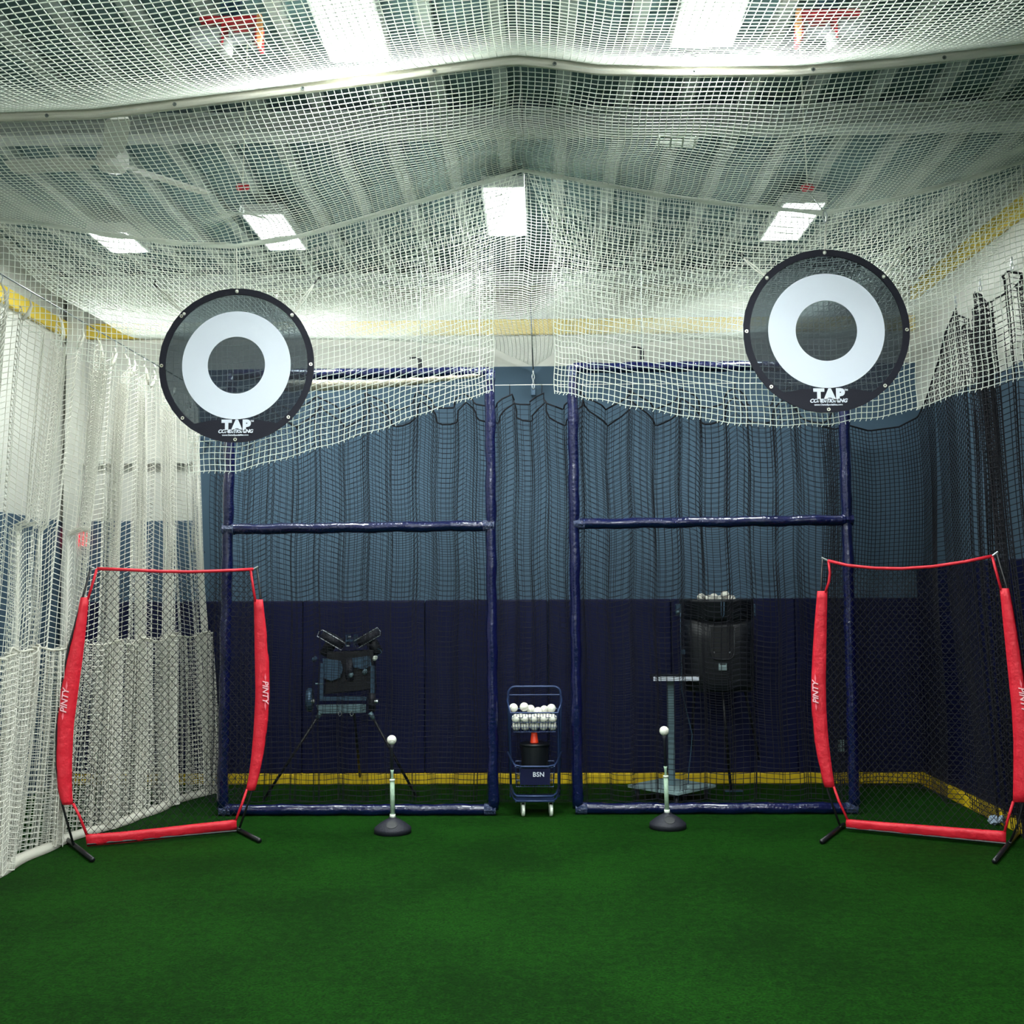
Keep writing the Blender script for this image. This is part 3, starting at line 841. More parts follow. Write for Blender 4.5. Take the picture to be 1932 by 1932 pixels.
foldy = (fa_ * np.sin(2 * PI * ct_ * 2 + ck_) + 0.018 * np.sin(cx_ * 31) + 0.012 * np.sin(cx_ * 53 + 1))[:, None] * (0.5 + 0.6 * (1 - Vv))
Yg = YN + 0.02 + foldy
Xg = cx_[:, None] + (0.03 * np.cos(2 * PI * ct_ * 2 + ck_))[:, None] * np.ones_like(Vv) + 0.008 * np.sin(Zg * 5 + cx_[:, None] * 3)
Zg = Zg + 0.02 * np.sin(cx_[:, None] * 14 + Zg * 0.6) * (1 - Vv * 0.4)
net('net_panel', np.stack([Xg, Yg, Zg], -1), 0.0021, 'navy_twine', rootn, ref=(0.2, 0.9, 0.3))
# second, slacker layer
Xg2 = Xg + 0.021; Yg2 = Yg + 0.10 - 0.3 * foldy; Zg2 = Zg - 0.06 - 0.07 * np.sin(PI * ct_)[:, None] * (1 - Vv)
net('net_panel', np.stack([Xg2, Yg2, np.maximum(Zg2, 0.03)], -1), 0.0021, 'navy_twine', rootn, ref=(0.2, 0.9, 0.3))
for lay, (XX, YY, ZZ) in enumerate(((Xg, Yg, Zg), (Xg2, Yg2, Zg2))):
    MB().tube([Vector((XX[i, 0], YY[i, 0], ZZ[i, 0])) for i in range(len(cx_))], 0.0075, 5).build('top_rope', 'black_twine', rootn)
for hx in xs_hk[1:-1]:
    MB().tube([(hx, YN + 0.02, 3.54), (hx, YN, 3.63)], 0.004, 5).build('tie', 'black_twine', rootn)
o = MB().tube([(-3.2, YN, 3.62), (0, YN, 3.625), (2.95, YN, 3.62)], 0.003, 6).build('support_wire', 'cord_white')
tag(o, 'thin white wire strung behind the pipe frames', 'cable')

# ------------------------------------------------------------------ padded pipe frames
def pipe_frame(pL, pR, Y, top_y, mid_y, bot_y, label):
    bl, br = at(pL[1], bot_y[0], Y), at(pR[1], bot_y[1], Y)
    tlp, trp = at(pL[0], top_y[0], Y), at(pR[0], top_y[1], Y)
    ml, mr = at((pL[0] * 0.37 + pL[1] * 0.63), mid_y[0], Y), at((pR[0] * 0.37 + pR[1] * 0.63), mid_y[1], Y)
    rad = 0.045
    bl.z = br.z = rad
    r = empty('pipe_frame', ((bl.x + br.x) / 2, Y, 0)); tag(r, label, 'frame', 'padded pipe frames')
    def wrapped(a, b, n=46):
        d = b - a; q = []; rr = []
        for k in range(n):
            q.append(a + d * (k / (n - 1)) + Vector((0.003 * math.sin(k * 1.3), 0.003 * math.cos(k * 0.9), 0.003 * math.sin(k * 0.7))))
            rr.append(rad * (1 + 0.05 * math.sin(k * 2.1) + 0.04 * math.sin(k * 0.83)))
        return q, rr
    for nm, a, b in (('post', bl, tlp), ('post', br, trp), ('top_bar', tlp, trp), ('middle_bar', ml, mr), ('bottom_bar', bl, br)):
        q, rr = wrapped(a, b); MB().tube(q, rr, 14).build(nm, 'blue_wrap', r, smooth=True)
    for a, d in ((bl, (1, 0, 0)), (br, (-1, 0, 0)), (tlp, (0, 0, -1)), (trp, (0, 0, -1)), (ml, (1, 0, 0)), (mr, (-1, 0, 0))):
        d = Vector(d); q = []; rr = []
        for k in range(9):
            q.append(a + d * (-0.02 + 0.012 * k)); rr.append(rad * (1.03 + 0.10 * random.random()))
        MB().tube(q, rr, 10).build('tape_wrap', 'clear_tape' if random.random() < 0.7 else 'blue_wrap', r)
    return r
pipe_frame((436, 419), (924, 931), 9.08, (708, 702), (999, 992), (1524, 1520), 'navy wrapped pipe frame standing in front of the three-wheel pitching machine')
pipe_frame((1080, 1090), (1590, 1612), 9.12, (695, 688), (989, 981), (1518, 1512), 'navy wrapped pipe frame standing in front of the hopper pitching machine')

# hanging chains over the frames
for (px, py, zz, lab) in ((793, 688, 9.08, 'dark hook on a thin cable above the left pipe frame'), (1211, 668, 9.12, 'dark hook on a thin cable above the right pipe frame')):
    p = at(px, py, zz); r = empty('hanger_hook', p); tag(r, lab, 'hook')
    MB().tube([(0, 0, 0.03), (0.003, 0, ZC - p.z)], 0.004, 6).build('cable', 'cable_steel', r, world=False)
    MB().box((0, 0, 0), (0.035, 0.03, 0.09)).build('block', 'black_plastic', r, world=False, bevel=0.004)
    MB().tube([(0, 0, 0.045), (-0.04, 0, 0.06), (-0.09, 0, 0.058)], 0.008, 6).build('hook', 'black_plastic', r, world=False)

# ------------------------------------------------------------------ bow nets
def bow_net(base_px, S, label):
    a, b = ground(*base_px[0]), ground(*base_px[1])
    pl = Plane(a, b)
    if pl.n.y > 0: pl.n = -pl.n
    r = empty('bow_net', (a + b) / 2); tag(r, label, 'net', 'red framed bow nets')
    H = lambda p: pl.hit(*p)
    def sleeve(outer, inner, name, wr=0.004, th=0.022):
        N = 26; bld = MB()
        O = [H(p) for p in outer]; I = [H(p) for p in inner]
        def samp(Lp, f):
            f *= len(Lp) - 1; k = min(int(f), len(Lp) - 2); t_ = f - k
            return (Lp[k][0] + (Lp[k + 1][0] - Lp[k][0]) * t_, Lp[k][1] + (Lp[k + 1][1] - Lp[k][1]) * t_)
        ring = [(0, 0), (0.12, 0.8), (0.35, 1.0), (0.7, 0.55), (1, 0.12), (1, -0.12), (0.7, -0.55), (0.35, -1), (0.12, -0.8)]
        for k in range(N):
            f = k / (N - 1); o_, i_ = samp(O, f), samp(I, f)
            for (w, d) in ring:
                j = wr * math.sin(k * 1.9 + w * 5) + wr * 0.7 * math.sin(k * 0.8 - w * 9)
                bld.v.append(pl.pt(o_[0] + (i_[0] - o_[0]) * w, o_[1] + (i_[1] - o_[1]) * w, th * d + (j if abs(d) > 0.3 else 0)))
        K = len(ring)
        for k in range(N - 1):
            for q in range(K):
                l = (q + 1) % K
                bld.f.append([k * K + q, k * K + l, (k + 1) * K + l, (k + 1) * K + q])
        bld.f.append(list(range(K))[::-1]); bld.f.append([(N - 1) * K + q for q in range(K)])
        return bld.build(name, 'red_fabric', r, smooth=True)
    def strap(pts, name, rad=0.011):
        q = [pl.pt(*H(p), 0.0) for p in pts]
        return MB().tube(q, rad, 8).build(name, 'red_fabric', r, smooth=True)
    slL = sleeve(S['Lo'], S['Li'], 'side_sleeve'); slR = sleeve(S['Ro'], S['Ri'], 'side_sleeve')
    sleeve(S['Bt'], S['Bb'], 'bottom_sleeve', wr=0.005, th=0.02)
    strap(S['top'], 'top_strap', 0.012)
    for k_ in ('Lst', 'Rst', 'Lsb', 'Rsb'): strap(S[k_], 'corner_strap', 0.010)
    # bowed poles running from the feet through the sleeves to the top corners
    for path in (S['Lp'], S['Rp']):
        MB().tube([pl.pt(*H(p), 0.0) for p in path], 0.0085, 8).build('pole', 'black_pole', r, smooth=True)
    for p0, p1 in S['tips']:
        MB().tube([pl.pt(*H(p0), 0.0), pl.pt(*H(p1), 0.0)], 0.008, 6).build('pole_tip', 'silver_metal', r)
    for e0, e1 in S['feet']:
        p, q = ground(*e0, 0.02), ground(*e1, 0.02)
        MB().tube([p, q], 0.017, 8).build('leg', 'black_pole', r, smooth=True)
    for p0, p1 in S['risers']:
        g = ground(*p0, 0.02); q = pl.pt(*H(p1))
        MB().tube([g, q], 0.010, 8).build('socket', 'black_pole', r)
    c0, c1 = pl.pt(*H(S['Bb'][0])), pl.pt(*H(S['Bb'][-1]))
    MB().tube([Vector((c0.x, c0.y, 0.03)), Vector((c1.x, c1.y, 0.03))], 0.010, 8).build('bottom_rail', 'black_pole', r)
    # diamond mesh clipped to the opening
    poly = [H(p) for p in S['open']]
    P2 = np.array(poly); c = P2.mean(0); ext = 3.0; segs = []
    pitch = 0.040
    def clip(o, d):
        ts = []
        for k in range(len(P2)):
            A, B = P2[k], P2[(k + 1) % len(P2)]; e = B - A
            den = d[0] * e[1] - d[1] * e[0]
            if abs(den) < 1e-9: continue
            w = A - o
            tt = (w[0] * e[1] - w[1] * e[0]) / den; uu = (w[0] * d[1] - w[1] * d[0]) / den
            if 0 <= uu < 1: ts.append(tt)
        ts.sort(); return [(ts[k], ts[k + 1]) for k in range(0, len(ts) - 1, 2)]
    lines = []
    for sg in (1, -1):
        d = np.array([math.cos(math.radians(50)), sg * math.sin(math.radians(50))]); nn = np.array([-d[1], d[0]])
        for k in range(-60, 61):
            o = c + nn * (k * pitch)
            for (t0, t1) in clip(o, d):
                pts = []
                for q in np.linspace(t0, t1, 8):
                    p = o + d * q
                    pts.append(np.array(pl.pt(p[0], p[1], 0.012 * math.sin(p[0] * 6 + p[1] * 3) * math.sin(PI * (q - t0) / (t1 - t0 + 1e-9)))))
                lines.append(pts)
    V, Fq = strands(np.array(lines), 0.0021, np.array(pl.n) * 0.9 + np.array([0, 0, 0.1]))
    npmesh('diamond_net', V, Fq, 'black_twine', r)
    # printed name running along each sleeve
    for (cpx, updir, size, vpx) in S['logo']:
        s0, z0 = H(cpx); s1, z1 = H(vpx)
        along = (pl.d * (s1 - s0) + Vector((0, 0, z1 - z0))).normalized()
        upv = (pl.d * updir[0] + Vector((0, 0, updir[1])))
        upv = (upv - along * upv.dot(along)).normalized()
        org = pl.pt(s0, z0, 0.032)
        par = slL if updir[0] < 0 else slR
        lettering('lettering', 'PINTY', size, org, along, upv, pl.n, 'pink_print', par, shear=0.3, offset=0.001, space=1.0, extrude=0.004)
        for sg, ln in ((1, 0.075), (-1, 0.06)):
            q0 = org + along * sg * size * 1.75
            MB().prism([(-ln * 0.5, 0), (0, 0.008), (ln * 0.5, 0.002), (0, -0.007)], 0.006, lambda a_, z_, o_: q0 + along * a_ + upv * z_ + pl.n * (o_ - 0.002)).build('swoosh', 'faded_print', par)
    return r
SL = dict(
    Lo=[(152, 1127), (139, 1190), (124, 1250), (112, 1310), (106, 1370), (105, 1440), (109, 1490), (116, 1518)],
    Li=[(168, 1127), (162, 1190), (155, 1250), (147, 1310), (139, 1370), (136, 1440), (136, 1490), (138, 1518)],
    Ro=[(496, 1131), (503, 1190), (508, 1250), (509, 1310), (505, 1370), (498, 1420), (490, 1460), (482, 1491)],
    Ri=[(479, 1131), (480, 1190), (481, 1250), (482, 1310), (479, 1370), (475, 1420), (470, 1460), (464, 1491)],
    Bt=[(161, 1574), (230, 1569), (300, 1562), (370, 1554), (446, 1546)], Bb=[(164, 1597), (230, 1591), (300, 1584), (370, 1575), (446, 1565)],
    top=[(183, 1073), (240, 1075), (300, 1078), (360, 1079), (420, 1077), (478, 1074)],
    Lst=[(183, 1073), (175, 1100), (166, 1130)], Rst=[(473, 1076), (477, 1105), (482, 1135)],
    Lsb=[(138, 1516), (150, 1540), (165, 1578)], Rsb=[(466, 1489), (456, 1518), (444, 1550)],
    Lp=[(172, 1070), (156, 1127), (130, 1220), (115, 1300), (107, 1380), (107, 1450), (118, 1520), (137, 1588)],
    Rp=[(485, 1072), (492, 1131), (504, 1220), (506, 1310), (500, 1390), (488, 1450), (470, 1510), (452, 1562)],
    tips=[((178, 1072), (170, 1070)), ((476, 1075), (487, 1069))],
    feet=[((119, 1578), (175, 1622)), ((440, 1560), (490, 1586))],
    risers=[((140, 1596), (137, 1588)), ((452, 1566), (452, 1562))],
    open=[(183, 1076), (300, 1081), (478, 1077), (484, 1140), (487, 1250), (485, 1330), (478, 1410), (464, 1491), (445, 1548), (300, 1566), (163, 1578), (138, 1518), (136, 1440), (142, 1350), (155, 1250), (168, 1130)],
    logo=[((122, 1322), (-1, 0), 0.062, (126, 1290)), ((499, 1304), (1, 0), 0.062, (499, 1336))])
bow_net(((148, 1602), (456, 1574)), SL, 'red framed bow net with black mesh, standing by the white curtain')
SRt = dict(
    Lo=[(1542, 1115), (1537, 1170), (1533, 1230), (1530, 1290), (1531, 1340), (1536, 1395), (1545, 1445), (1555, 1485)],
    Li=[(1561, 1115), (1560, 1170), (1559, 1230), (1558, 1290), (1559, 1340), (1563, 1395), (1569, 1445), (1575, 1485)],
    Ro=[(1904, 1110), (1916, 1170), (1926, 1230), (1934, 1290), (1940, 1340), (1943, 1400), (1943, 1450), (1938, 1513)],
    Ri=[(1886, 1110), (1892, 1170), (1898, 1230), (1904, 1290), (1909, 1340), (1912, 1400), (1912, 1450), (1911, 1513)],
    Bt=[(1597, 1545), (1670, 1551), (1750, 1557), (1830, 1563), (1898, 1568)], Bb=[(1597, 1564), (1670, 1571), (1750, 1579), (1830, 1586), (1898, 1592)],
    top=[(1562, 1058), (1600, 1067), (1650, 1072), (1700, 1073), (1760, 1069), (1820, 1060), (1872, 1049)],
    Lst=[(1563, 1058), (1566, 1080), (1564, 1098), (1557, 1118)], Rst=[(1872, 1050), (1880, 1080), (1889, 1113)],
    Lsb=[(1573, 1484), (1583, 1512), (1600, 1548)], Rsb=[(1912, 1512), (1903, 1540), (1895, 1572)],
    Lp=[(1552, 1054), (1549, 1115), (1538, 1200), (1533, 1300), (1536, 1380), (1548, 1450), (1564, 1500), (1585, 1558)],
    Rp=[(1881, 1044), (1900, 1110), (1922, 1220), (1936, 1330), (1940, 1420), (1934, 1500), (1922, 1550), (1906, 1588)],
    tips=[((1562, 1058), (1550, 1052)), ((1872, 1049), (1883, 1041))],
    feet=[((1592, 1556), (1550, 1588)), ((1922, 1570), (1876, 1625))],
    risers=[((1588, 1560), (1585, 1558)), ((1906, 1590), (1906, 1588))],
    open=[(1563, 1062), (1650, 1075), (1700, 1076), (1800, 1066), (1871, 1053), (1886, 1110), (1898, 1230), (1908, 1340), (1911, 1450), (1908, 1525), (1895, 1568), (1750, 1560), (1599, 1548), (1575, 1486), (1562, 1395), (1558, 1290), (1560, 1118)],
    logo=[((1541, 1306), (-1, 0), 0.062, (1540, 1270)), ((1931, 1318), (1, 0), 0.062, (1936, 1350))])
bow_net(((1583, 1568), (1903, 1600)), SRt, 'red framed bow net with black mesh, standing by the dark side wall')

# ------------------------------------------------------------------ baseballs
def ball_mesh():
    b = MB(); n, m_ = 20, 12
    b.lathe([(0.0366 * math.sin(PI * k / m_), -0.0366 * math.cos(PI * k / m_)) for k in range(m_ + 1)], n=n)
    o = b.build('baseball', 'ball_leather', smooth=True)
    pts = []
    A_ = 0.44
    for k in range(48):
        tt = 2 * PI * k / 48
        # tennis-ball style seam
        aa, bb = 0.75, 0.25
        p = Vector((aa * math.cos(tt) + bb * math.cos(3 * tt), aa * math.sin(tt) - bb * math.sin(3 * tt), 2 * math.sqrt(aa * bb) * math.sin(2 * tt)))
        pts.append(p.normalized() * 0.0364)
    s = MB().tube(pts, 0.0012, 4, closed=True).build('seam', 'ball_stitch', o)
    return o
ball0 = ball_mesh(); first_ball = [True]
def ball(loc, label, group=None):
    if first_ball[0]: o = ball0; first_ball[0] = False
    else: o = copy_tree(ball0)
    o.location = loc; o.rotation_euler = (random.uniform(0, 6), random.uniform(0, 6), random.uniform(0, 6))
    tag(o, label, 'ball', group)
    if group is None and 'group' in o: del o['group']
    return o

# ------------------------------------------------------------------ batting tees
def tee(base_px, neck_px, ball_px, grip_top_y, label, blabel):
    g = ground(*base_px); r = empty('batting_tee', (g.x, g.y, 0)); tag(r, label, 'tee', 'batting tees')
    Y = g.y
    nb = at(*neck_px, Y); bl = at(*ball_px, Y)
    ax = (bl - nb).normalized()
    k = Y / F_PX
    R = 0.142
    MB().lathe([(R, 0.002), (R, 0.032), (R * 0.98, 0.040), (R * 0.7, 0.072), (R * 0.4, 0.098), (R * 0.2, 0.112), (0.03, 0.118)], (g.x, g.y, 0), 36).build('base', 'black_rubber', r, smooth=True, bevel=0)
    MB().lathe([(0.004, -0.004), (0.038, -0.003), (0.040, 0.002), (0.030, 0.003), (0.0, 0.003)], (g.x + 0.004, g.y - 0.088, 0.078), 18, axis=(0, -0.55, 0.83)).build('handle_slot', 'black_plastic', r)
    z0 = 0.11
    foot = Vector((g.x, g.y, z0)) if True else nb
    foot = nb + ax * ((z0 - nb.z) / ax.z)
    gt = nb + ax * ((at(neck_px[0], grip_top_y, Y).z - nb.z) / ax.z)
    MB().tube([foot, foot + ax * 0.03], 0.022, 14).build('collar', 'tee_collar', r, smooth=True)
    MB().tube([foot + ax * 0.03, gt - ax * 0.014], 0.0175, 14).build('grip_tube', 'tee_grip', r, smooth=True)
    MB().tube([gt - ax * 0.014, gt], 0.021, 14).build('collar', 'tee_collar', r, smooth=True)
    ins = gt + ax * 0.07
    MB().tube([gt, ins - ax * 0.02, ins], [0.010, 0.010, 0.014], 12).build('inner_tube', 'tee_grip', r, smooth=True)
    topz = bl - ax * 0.034
    MB().tube([ins, topz - ax * 0.03, topz], [0.010, 0.011, 0.021], 12).build('rubber_neck', 'black_rubber', r, smooth=True)
    ball(bl, blabel, 'baseballs on tees')
tee((741, 1571), (741, 1549), (739, 1396), 1470, 'batting tee with round black base in front of the left pipe frame', 'white baseball on the batting tee in front of the left pipe frame')
tee((1260, 1562), (1259, 1546), (1253, 1379), 1463, 'batting tee leaning slightly, in front of the right pipe frame', 'white baseball on the leaning batting tee in front of the right pipe frame')

# ------------------------------------------------------------------ ball cart
def cart():
    g = ground(1010, 1535); Y = g.y
    r = empty('ball_cart', (g.x, Y, 0)); tag(r, 'navy wire ball cart on casters between the two pipe frames', 'cart')
    p = lambda px, py, dy=0.0: at(px, py, Y + dy)
    Zr = p(1008, 1341).z; Zb = p(1008, 1377).z
    xl, xr = p(964, 1341).x, p(1052, 1341).x; xc = (xl + xr) / 2; D = 0.30
    # upright frame with rounded top, front and back
    def loop(yo, z0):
        a, b = p(958, 1325).x, p(1059, 1325).x; zt = p(1008, 1299).z; rr = 0.06
        pts = [Vector((a + 0.02, Y + yo, z0)), Vector((a, Y + yo, zt - 0.16))]
        for k in range(6): an = PI - k * PI / 10; pts.append(Vector((a + rr + rr * math.cos(an), Y + yo, zt - rr + rr * math.sin(an))))
        for k in range(6): an = PI / 2 - k * PI / 10; pts.append(Vector((b - rr + rr * math.cos(an), Y + yo, zt - rr + rr * math.sin(an))))
        pts += [Vector((b, Y + yo, zt - 0.16)), Vector((b - 0.02, Y + yo, z0))]
        return pts
    MB().tube(loop(D * 0.5 + 0.03, 0.12), 0.010, 8).build('upright_frame', 'cart_navy', r, smooth=True)
    b = MB(); zt = p(1008, 1315).z
    b.tube([Vector((p(960, 1315).x, Y + D * 0.5 + 0.03, zt)), Vector((p(1057, 1315).x, Y + D * 0.5 + 0.03, zt))], 0.006, 6); b.build('cross_rod', 'cart_navy', r)
    def basket(z0, z1, x0, x1, d, taper, nx, nz, name, flare):
        b = MB(); t_ = 0.0024
        def cor(f): s_ = taper + (1 - taper) * f; return s_
        yc = Y
        for k in range(nz + 1):
            f = k / nz; z = z0 + (z1 - z0) * f; s_ = cor(f); hx, hy = (x1 - x0) / 2 * s_, d / 2 * s_
            xc_ = (x0 + x1) / 2
            R_ = 0.006 if k in (nz,) else t_
            b.tube([Vector((xc_ - hx, yc - hy, z)), Vector((xc_ + hx, yc - hy, z)), Vector((xc_ + hx, yc + hy, z)), Vector((xc_ - hx, yc + hy, z))], R_, 5, closed=True)
        xc_ = (x0 + x1) / 2
        for k in range(nx + 1):
            u = -1 + 2 * k / nx; hx, hy = (x1 - x0) / 2, d / 2
            for s_ in (-1, 1):
                b.tube([Vector((xc_ + u * hx, yc + s_ * hy, z1)), Vector((xc_ + u * hx * taper, yc + s_ * hy * taper, z0))], t_, 4)
            b.tube([Vector((xc_ + u * hx * taper, yc - hy * taper, z0)), Vector((xc_ + u * hx * taper, yc + hy * taper, z0))], t_, 4)
        ny = max(4, int(nx * d / (x1 - x0)))
        for k in range(ny + 1):
            u = -1 + 2 * k / ny; hx, hy = (x1 - x0) / 2, d / 2
            for s_ in (-1, 1):
                b.tube([Vector((xc_ + s_ * hx, yc + u * hy, z1)), Vector((xc_ + s_ * hx * taper, yc + u * hy * taper, z0))], t_, 4)
        return b.build(name, 'cart_navy', r)
    basket(Zb, Zr, xl, xr, D, 0.90, 16, 4, 'wire_basket', True)
    # flared arms from basket rim to the upright
    for s_, xx in ((-1, p(957, 1326).x), (1, p(1060, 1326).x)):
        b = MB()
        e = xl if s_ < 0 else xr
        b.tube([Vector((e, Y - D / 2, Zr)), Vector((xx, Y, p(0, 1326).z)), Vector((xx, Y + D / 2 + 0.03, p(0, 1320).z))], 0.007, 6)
        b.build('basket_arm', 'cart_navy', r, smooth=True)
    # lower basket with curved rim, name panel
    z1, z0 = p(1008, 1440).z, p(1008, 1479).z
    basket(z0, z1 - 0.004, p(972, 1440).x, p(1046, 1440).x, D * 0.9, 0.94, 9, 3, 'lower_basket', False)
    b = MB()
    rim = [(957, 1424, 0.15), (966, 1434, -0.02), (972, 1439, -0.13), (985, 1441, -0.15), (1032, 1441, -0.15), (1046, 1439, -0.13), (1052, 1434, -0.02), (1060, 1424, 0.15)]
    b.tube([p(a, c_, 0) + Vector((0, dy, 0)) for a, c_, dy in rim], 0.008, 8); b.build('curved_rim', 'cart_navy', r, smooth=True)
    pn = MB().box(p(1010, 1460) + Vector((0, -D * 0.47, 0)), (0.24, 0.006, 0.13)).build('name_panel', 'navy_vinyl_pad', r)
    lettering('lettering', 'BSN', 0.052, p(1016, 1456) + Vector((0, -D * 0.47 - 0.005, 0)), (1, 0, 0), (0, 0, 1), (0, -1, 0), 'white_print', pn, offset=0.0008, space=1.05)
    # base frame and casters
    zb = p(1008, 1503).z
    for py in (1496, 1505):
        b = MB()
        rimb = [(963, py - 8, 0.15), (970, py - 2, -0.08), (976, py, -0.15), (1042, py, -0.15), (1049, py - 2, -0.08), (1056, py - 8, 0.15)]
        b.tube([p(a, c_, 0) + Vector((0, dy, 0)) for a, c_, dy in rimb], 0.009, 8)
        b.build('base_rail', 'cart_navy', r, smooth=True)
    MB().box((xc, Y, zb - 0.012), (0.32, 0.30, 0.012)).build('base_plate', 'cart_navy', r)
    for px in (987, 1039):
        for dy in (-0.11, 0.13):
            x_ = p(px, 1520).x
            c = MB().box((x_, Y + dy, zb - 0.02), (0.045, 0.05, 0.006)).box((x_ - 0.016, Y + dy, 0.075), (0.004, 0.03, 0.085)).box((x_ + 0.016, Y + dy, 0.075), (0.004, 0.03, 0.085))
            co = c.build('caster', 'silver_metal', r)
            MB().lathe([(0.010, -0.011), (0.045, -0.011), (0.048, -0.006), (0.048, 0.006), (0.045, 0.011), (0.010, 0.011)], (x_, Y + dy, 0.048), 20, axis=(1, 0.15, 0)).build('wheel', 'tee_collar' if dy < 0 else 'black_rubber', co, smooth=True)
    # connecting uprights between the baskets
    for px in (962, 1054): MB().tube([Vector((p(px, 1400).x, Y + D / 2 + 0.03, 0.10)), Vector((p(px, 1400).x, Y + D / 2 + 0.03, Zr))], 0.009, 8).build('rear_post', 'cart_navy', r)
    # black bucket standing in the lower basket, red cone on its lid
    bz0, bz1 = z0 + 0.006, p(1008, 1401).z
    k = empty('bucket', (xc, Y, bz0)); tag(k, 'black lidded bucket standing in the lower basket of the ball cart', 'bucket')
    MB().lathe([(0.098, 0), (0.102, 0.01), (0.115, bz1 - bz0 - 0.02), (0.115, bz1 - bz0 - 0.018)], (xc, Y, bz0), 28).build('body', 'black_plastic', k, smooth=True)
    MB().lathe([(0.122, 0), (0.123, 0.018), (0.110, 0.022), (0.02, 0.022), (0.0, 0.022)], (xc, Y, bz1 - 0.021), 28).build('lid', 'black_plastic', k, smooth=True)
    cp = p(1008, 1398); h = p(0, 1379).z - p(0, 1398).z
    o = MB().lathe([(0.034, 0), (0.035, 0.006), (0.033, 0.008), (0.026, h - 0.006), (0.024, h), (0.016, h + 0.001)], (cp.x, Y - 0.02, bz1 + 0.002), 20).build('training_cone', 'orange_cone', smooth=True)
    tag(o, 'small orange cone on the bucket lid under the ball basket', 'cone')
    # balls
    dx = (xr - xl - 0.088) / 4
    for lay, (z, nxx, nyy) in enumerate(((Zb + 0.041, 5, 3), (Zb + 0.098, 4, 2))):
        for i in range(nxx):
            for j in range(nyy):
                ball((xl + 0.044 + dx * (i + 0.5 * lay), Y - 0.085 + 0.085 * (j + 0.5 * lay) - 0.02 * lay, z),
                     'white baseball heaped in the wire basket of the ball cart', 'baseballs in the cart basket')
    for i in range(5):
        ball((xl + 0.044 + dx * i, Y - 0.118, Zb + 0.108), '%s baseball from the left in the front row behind the cart basket wires' % ('first', 'second', 'third', 'fourth', 'fifth')[i], 'baseballs in the cart basket')
    for (px, py, dy, lb) in ((969, 1334, -0.06, 'baseball at the left end on top of the heap in the cart basket'), (989, 1332, -0.07, 'highest baseball on the heap in the cart basket'),
                             (1001, 1338, 0.0, 'baseball just right of the highest one on the heap in the cart basket'), (1040, 1335, -0.06, 'baseball at the right end on top of the heap in the cart basket'),
                             (1027, 1340, 0.03, 'low baseball left of the right end one on the cart heap'), (1015, 1341, -0.05, 'low baseball at the middle of the cart heap top')):
        q = p(px, py); ball((q.x, Y + dy, q.z), lb, 'baseballs in the cart basket')
cart()

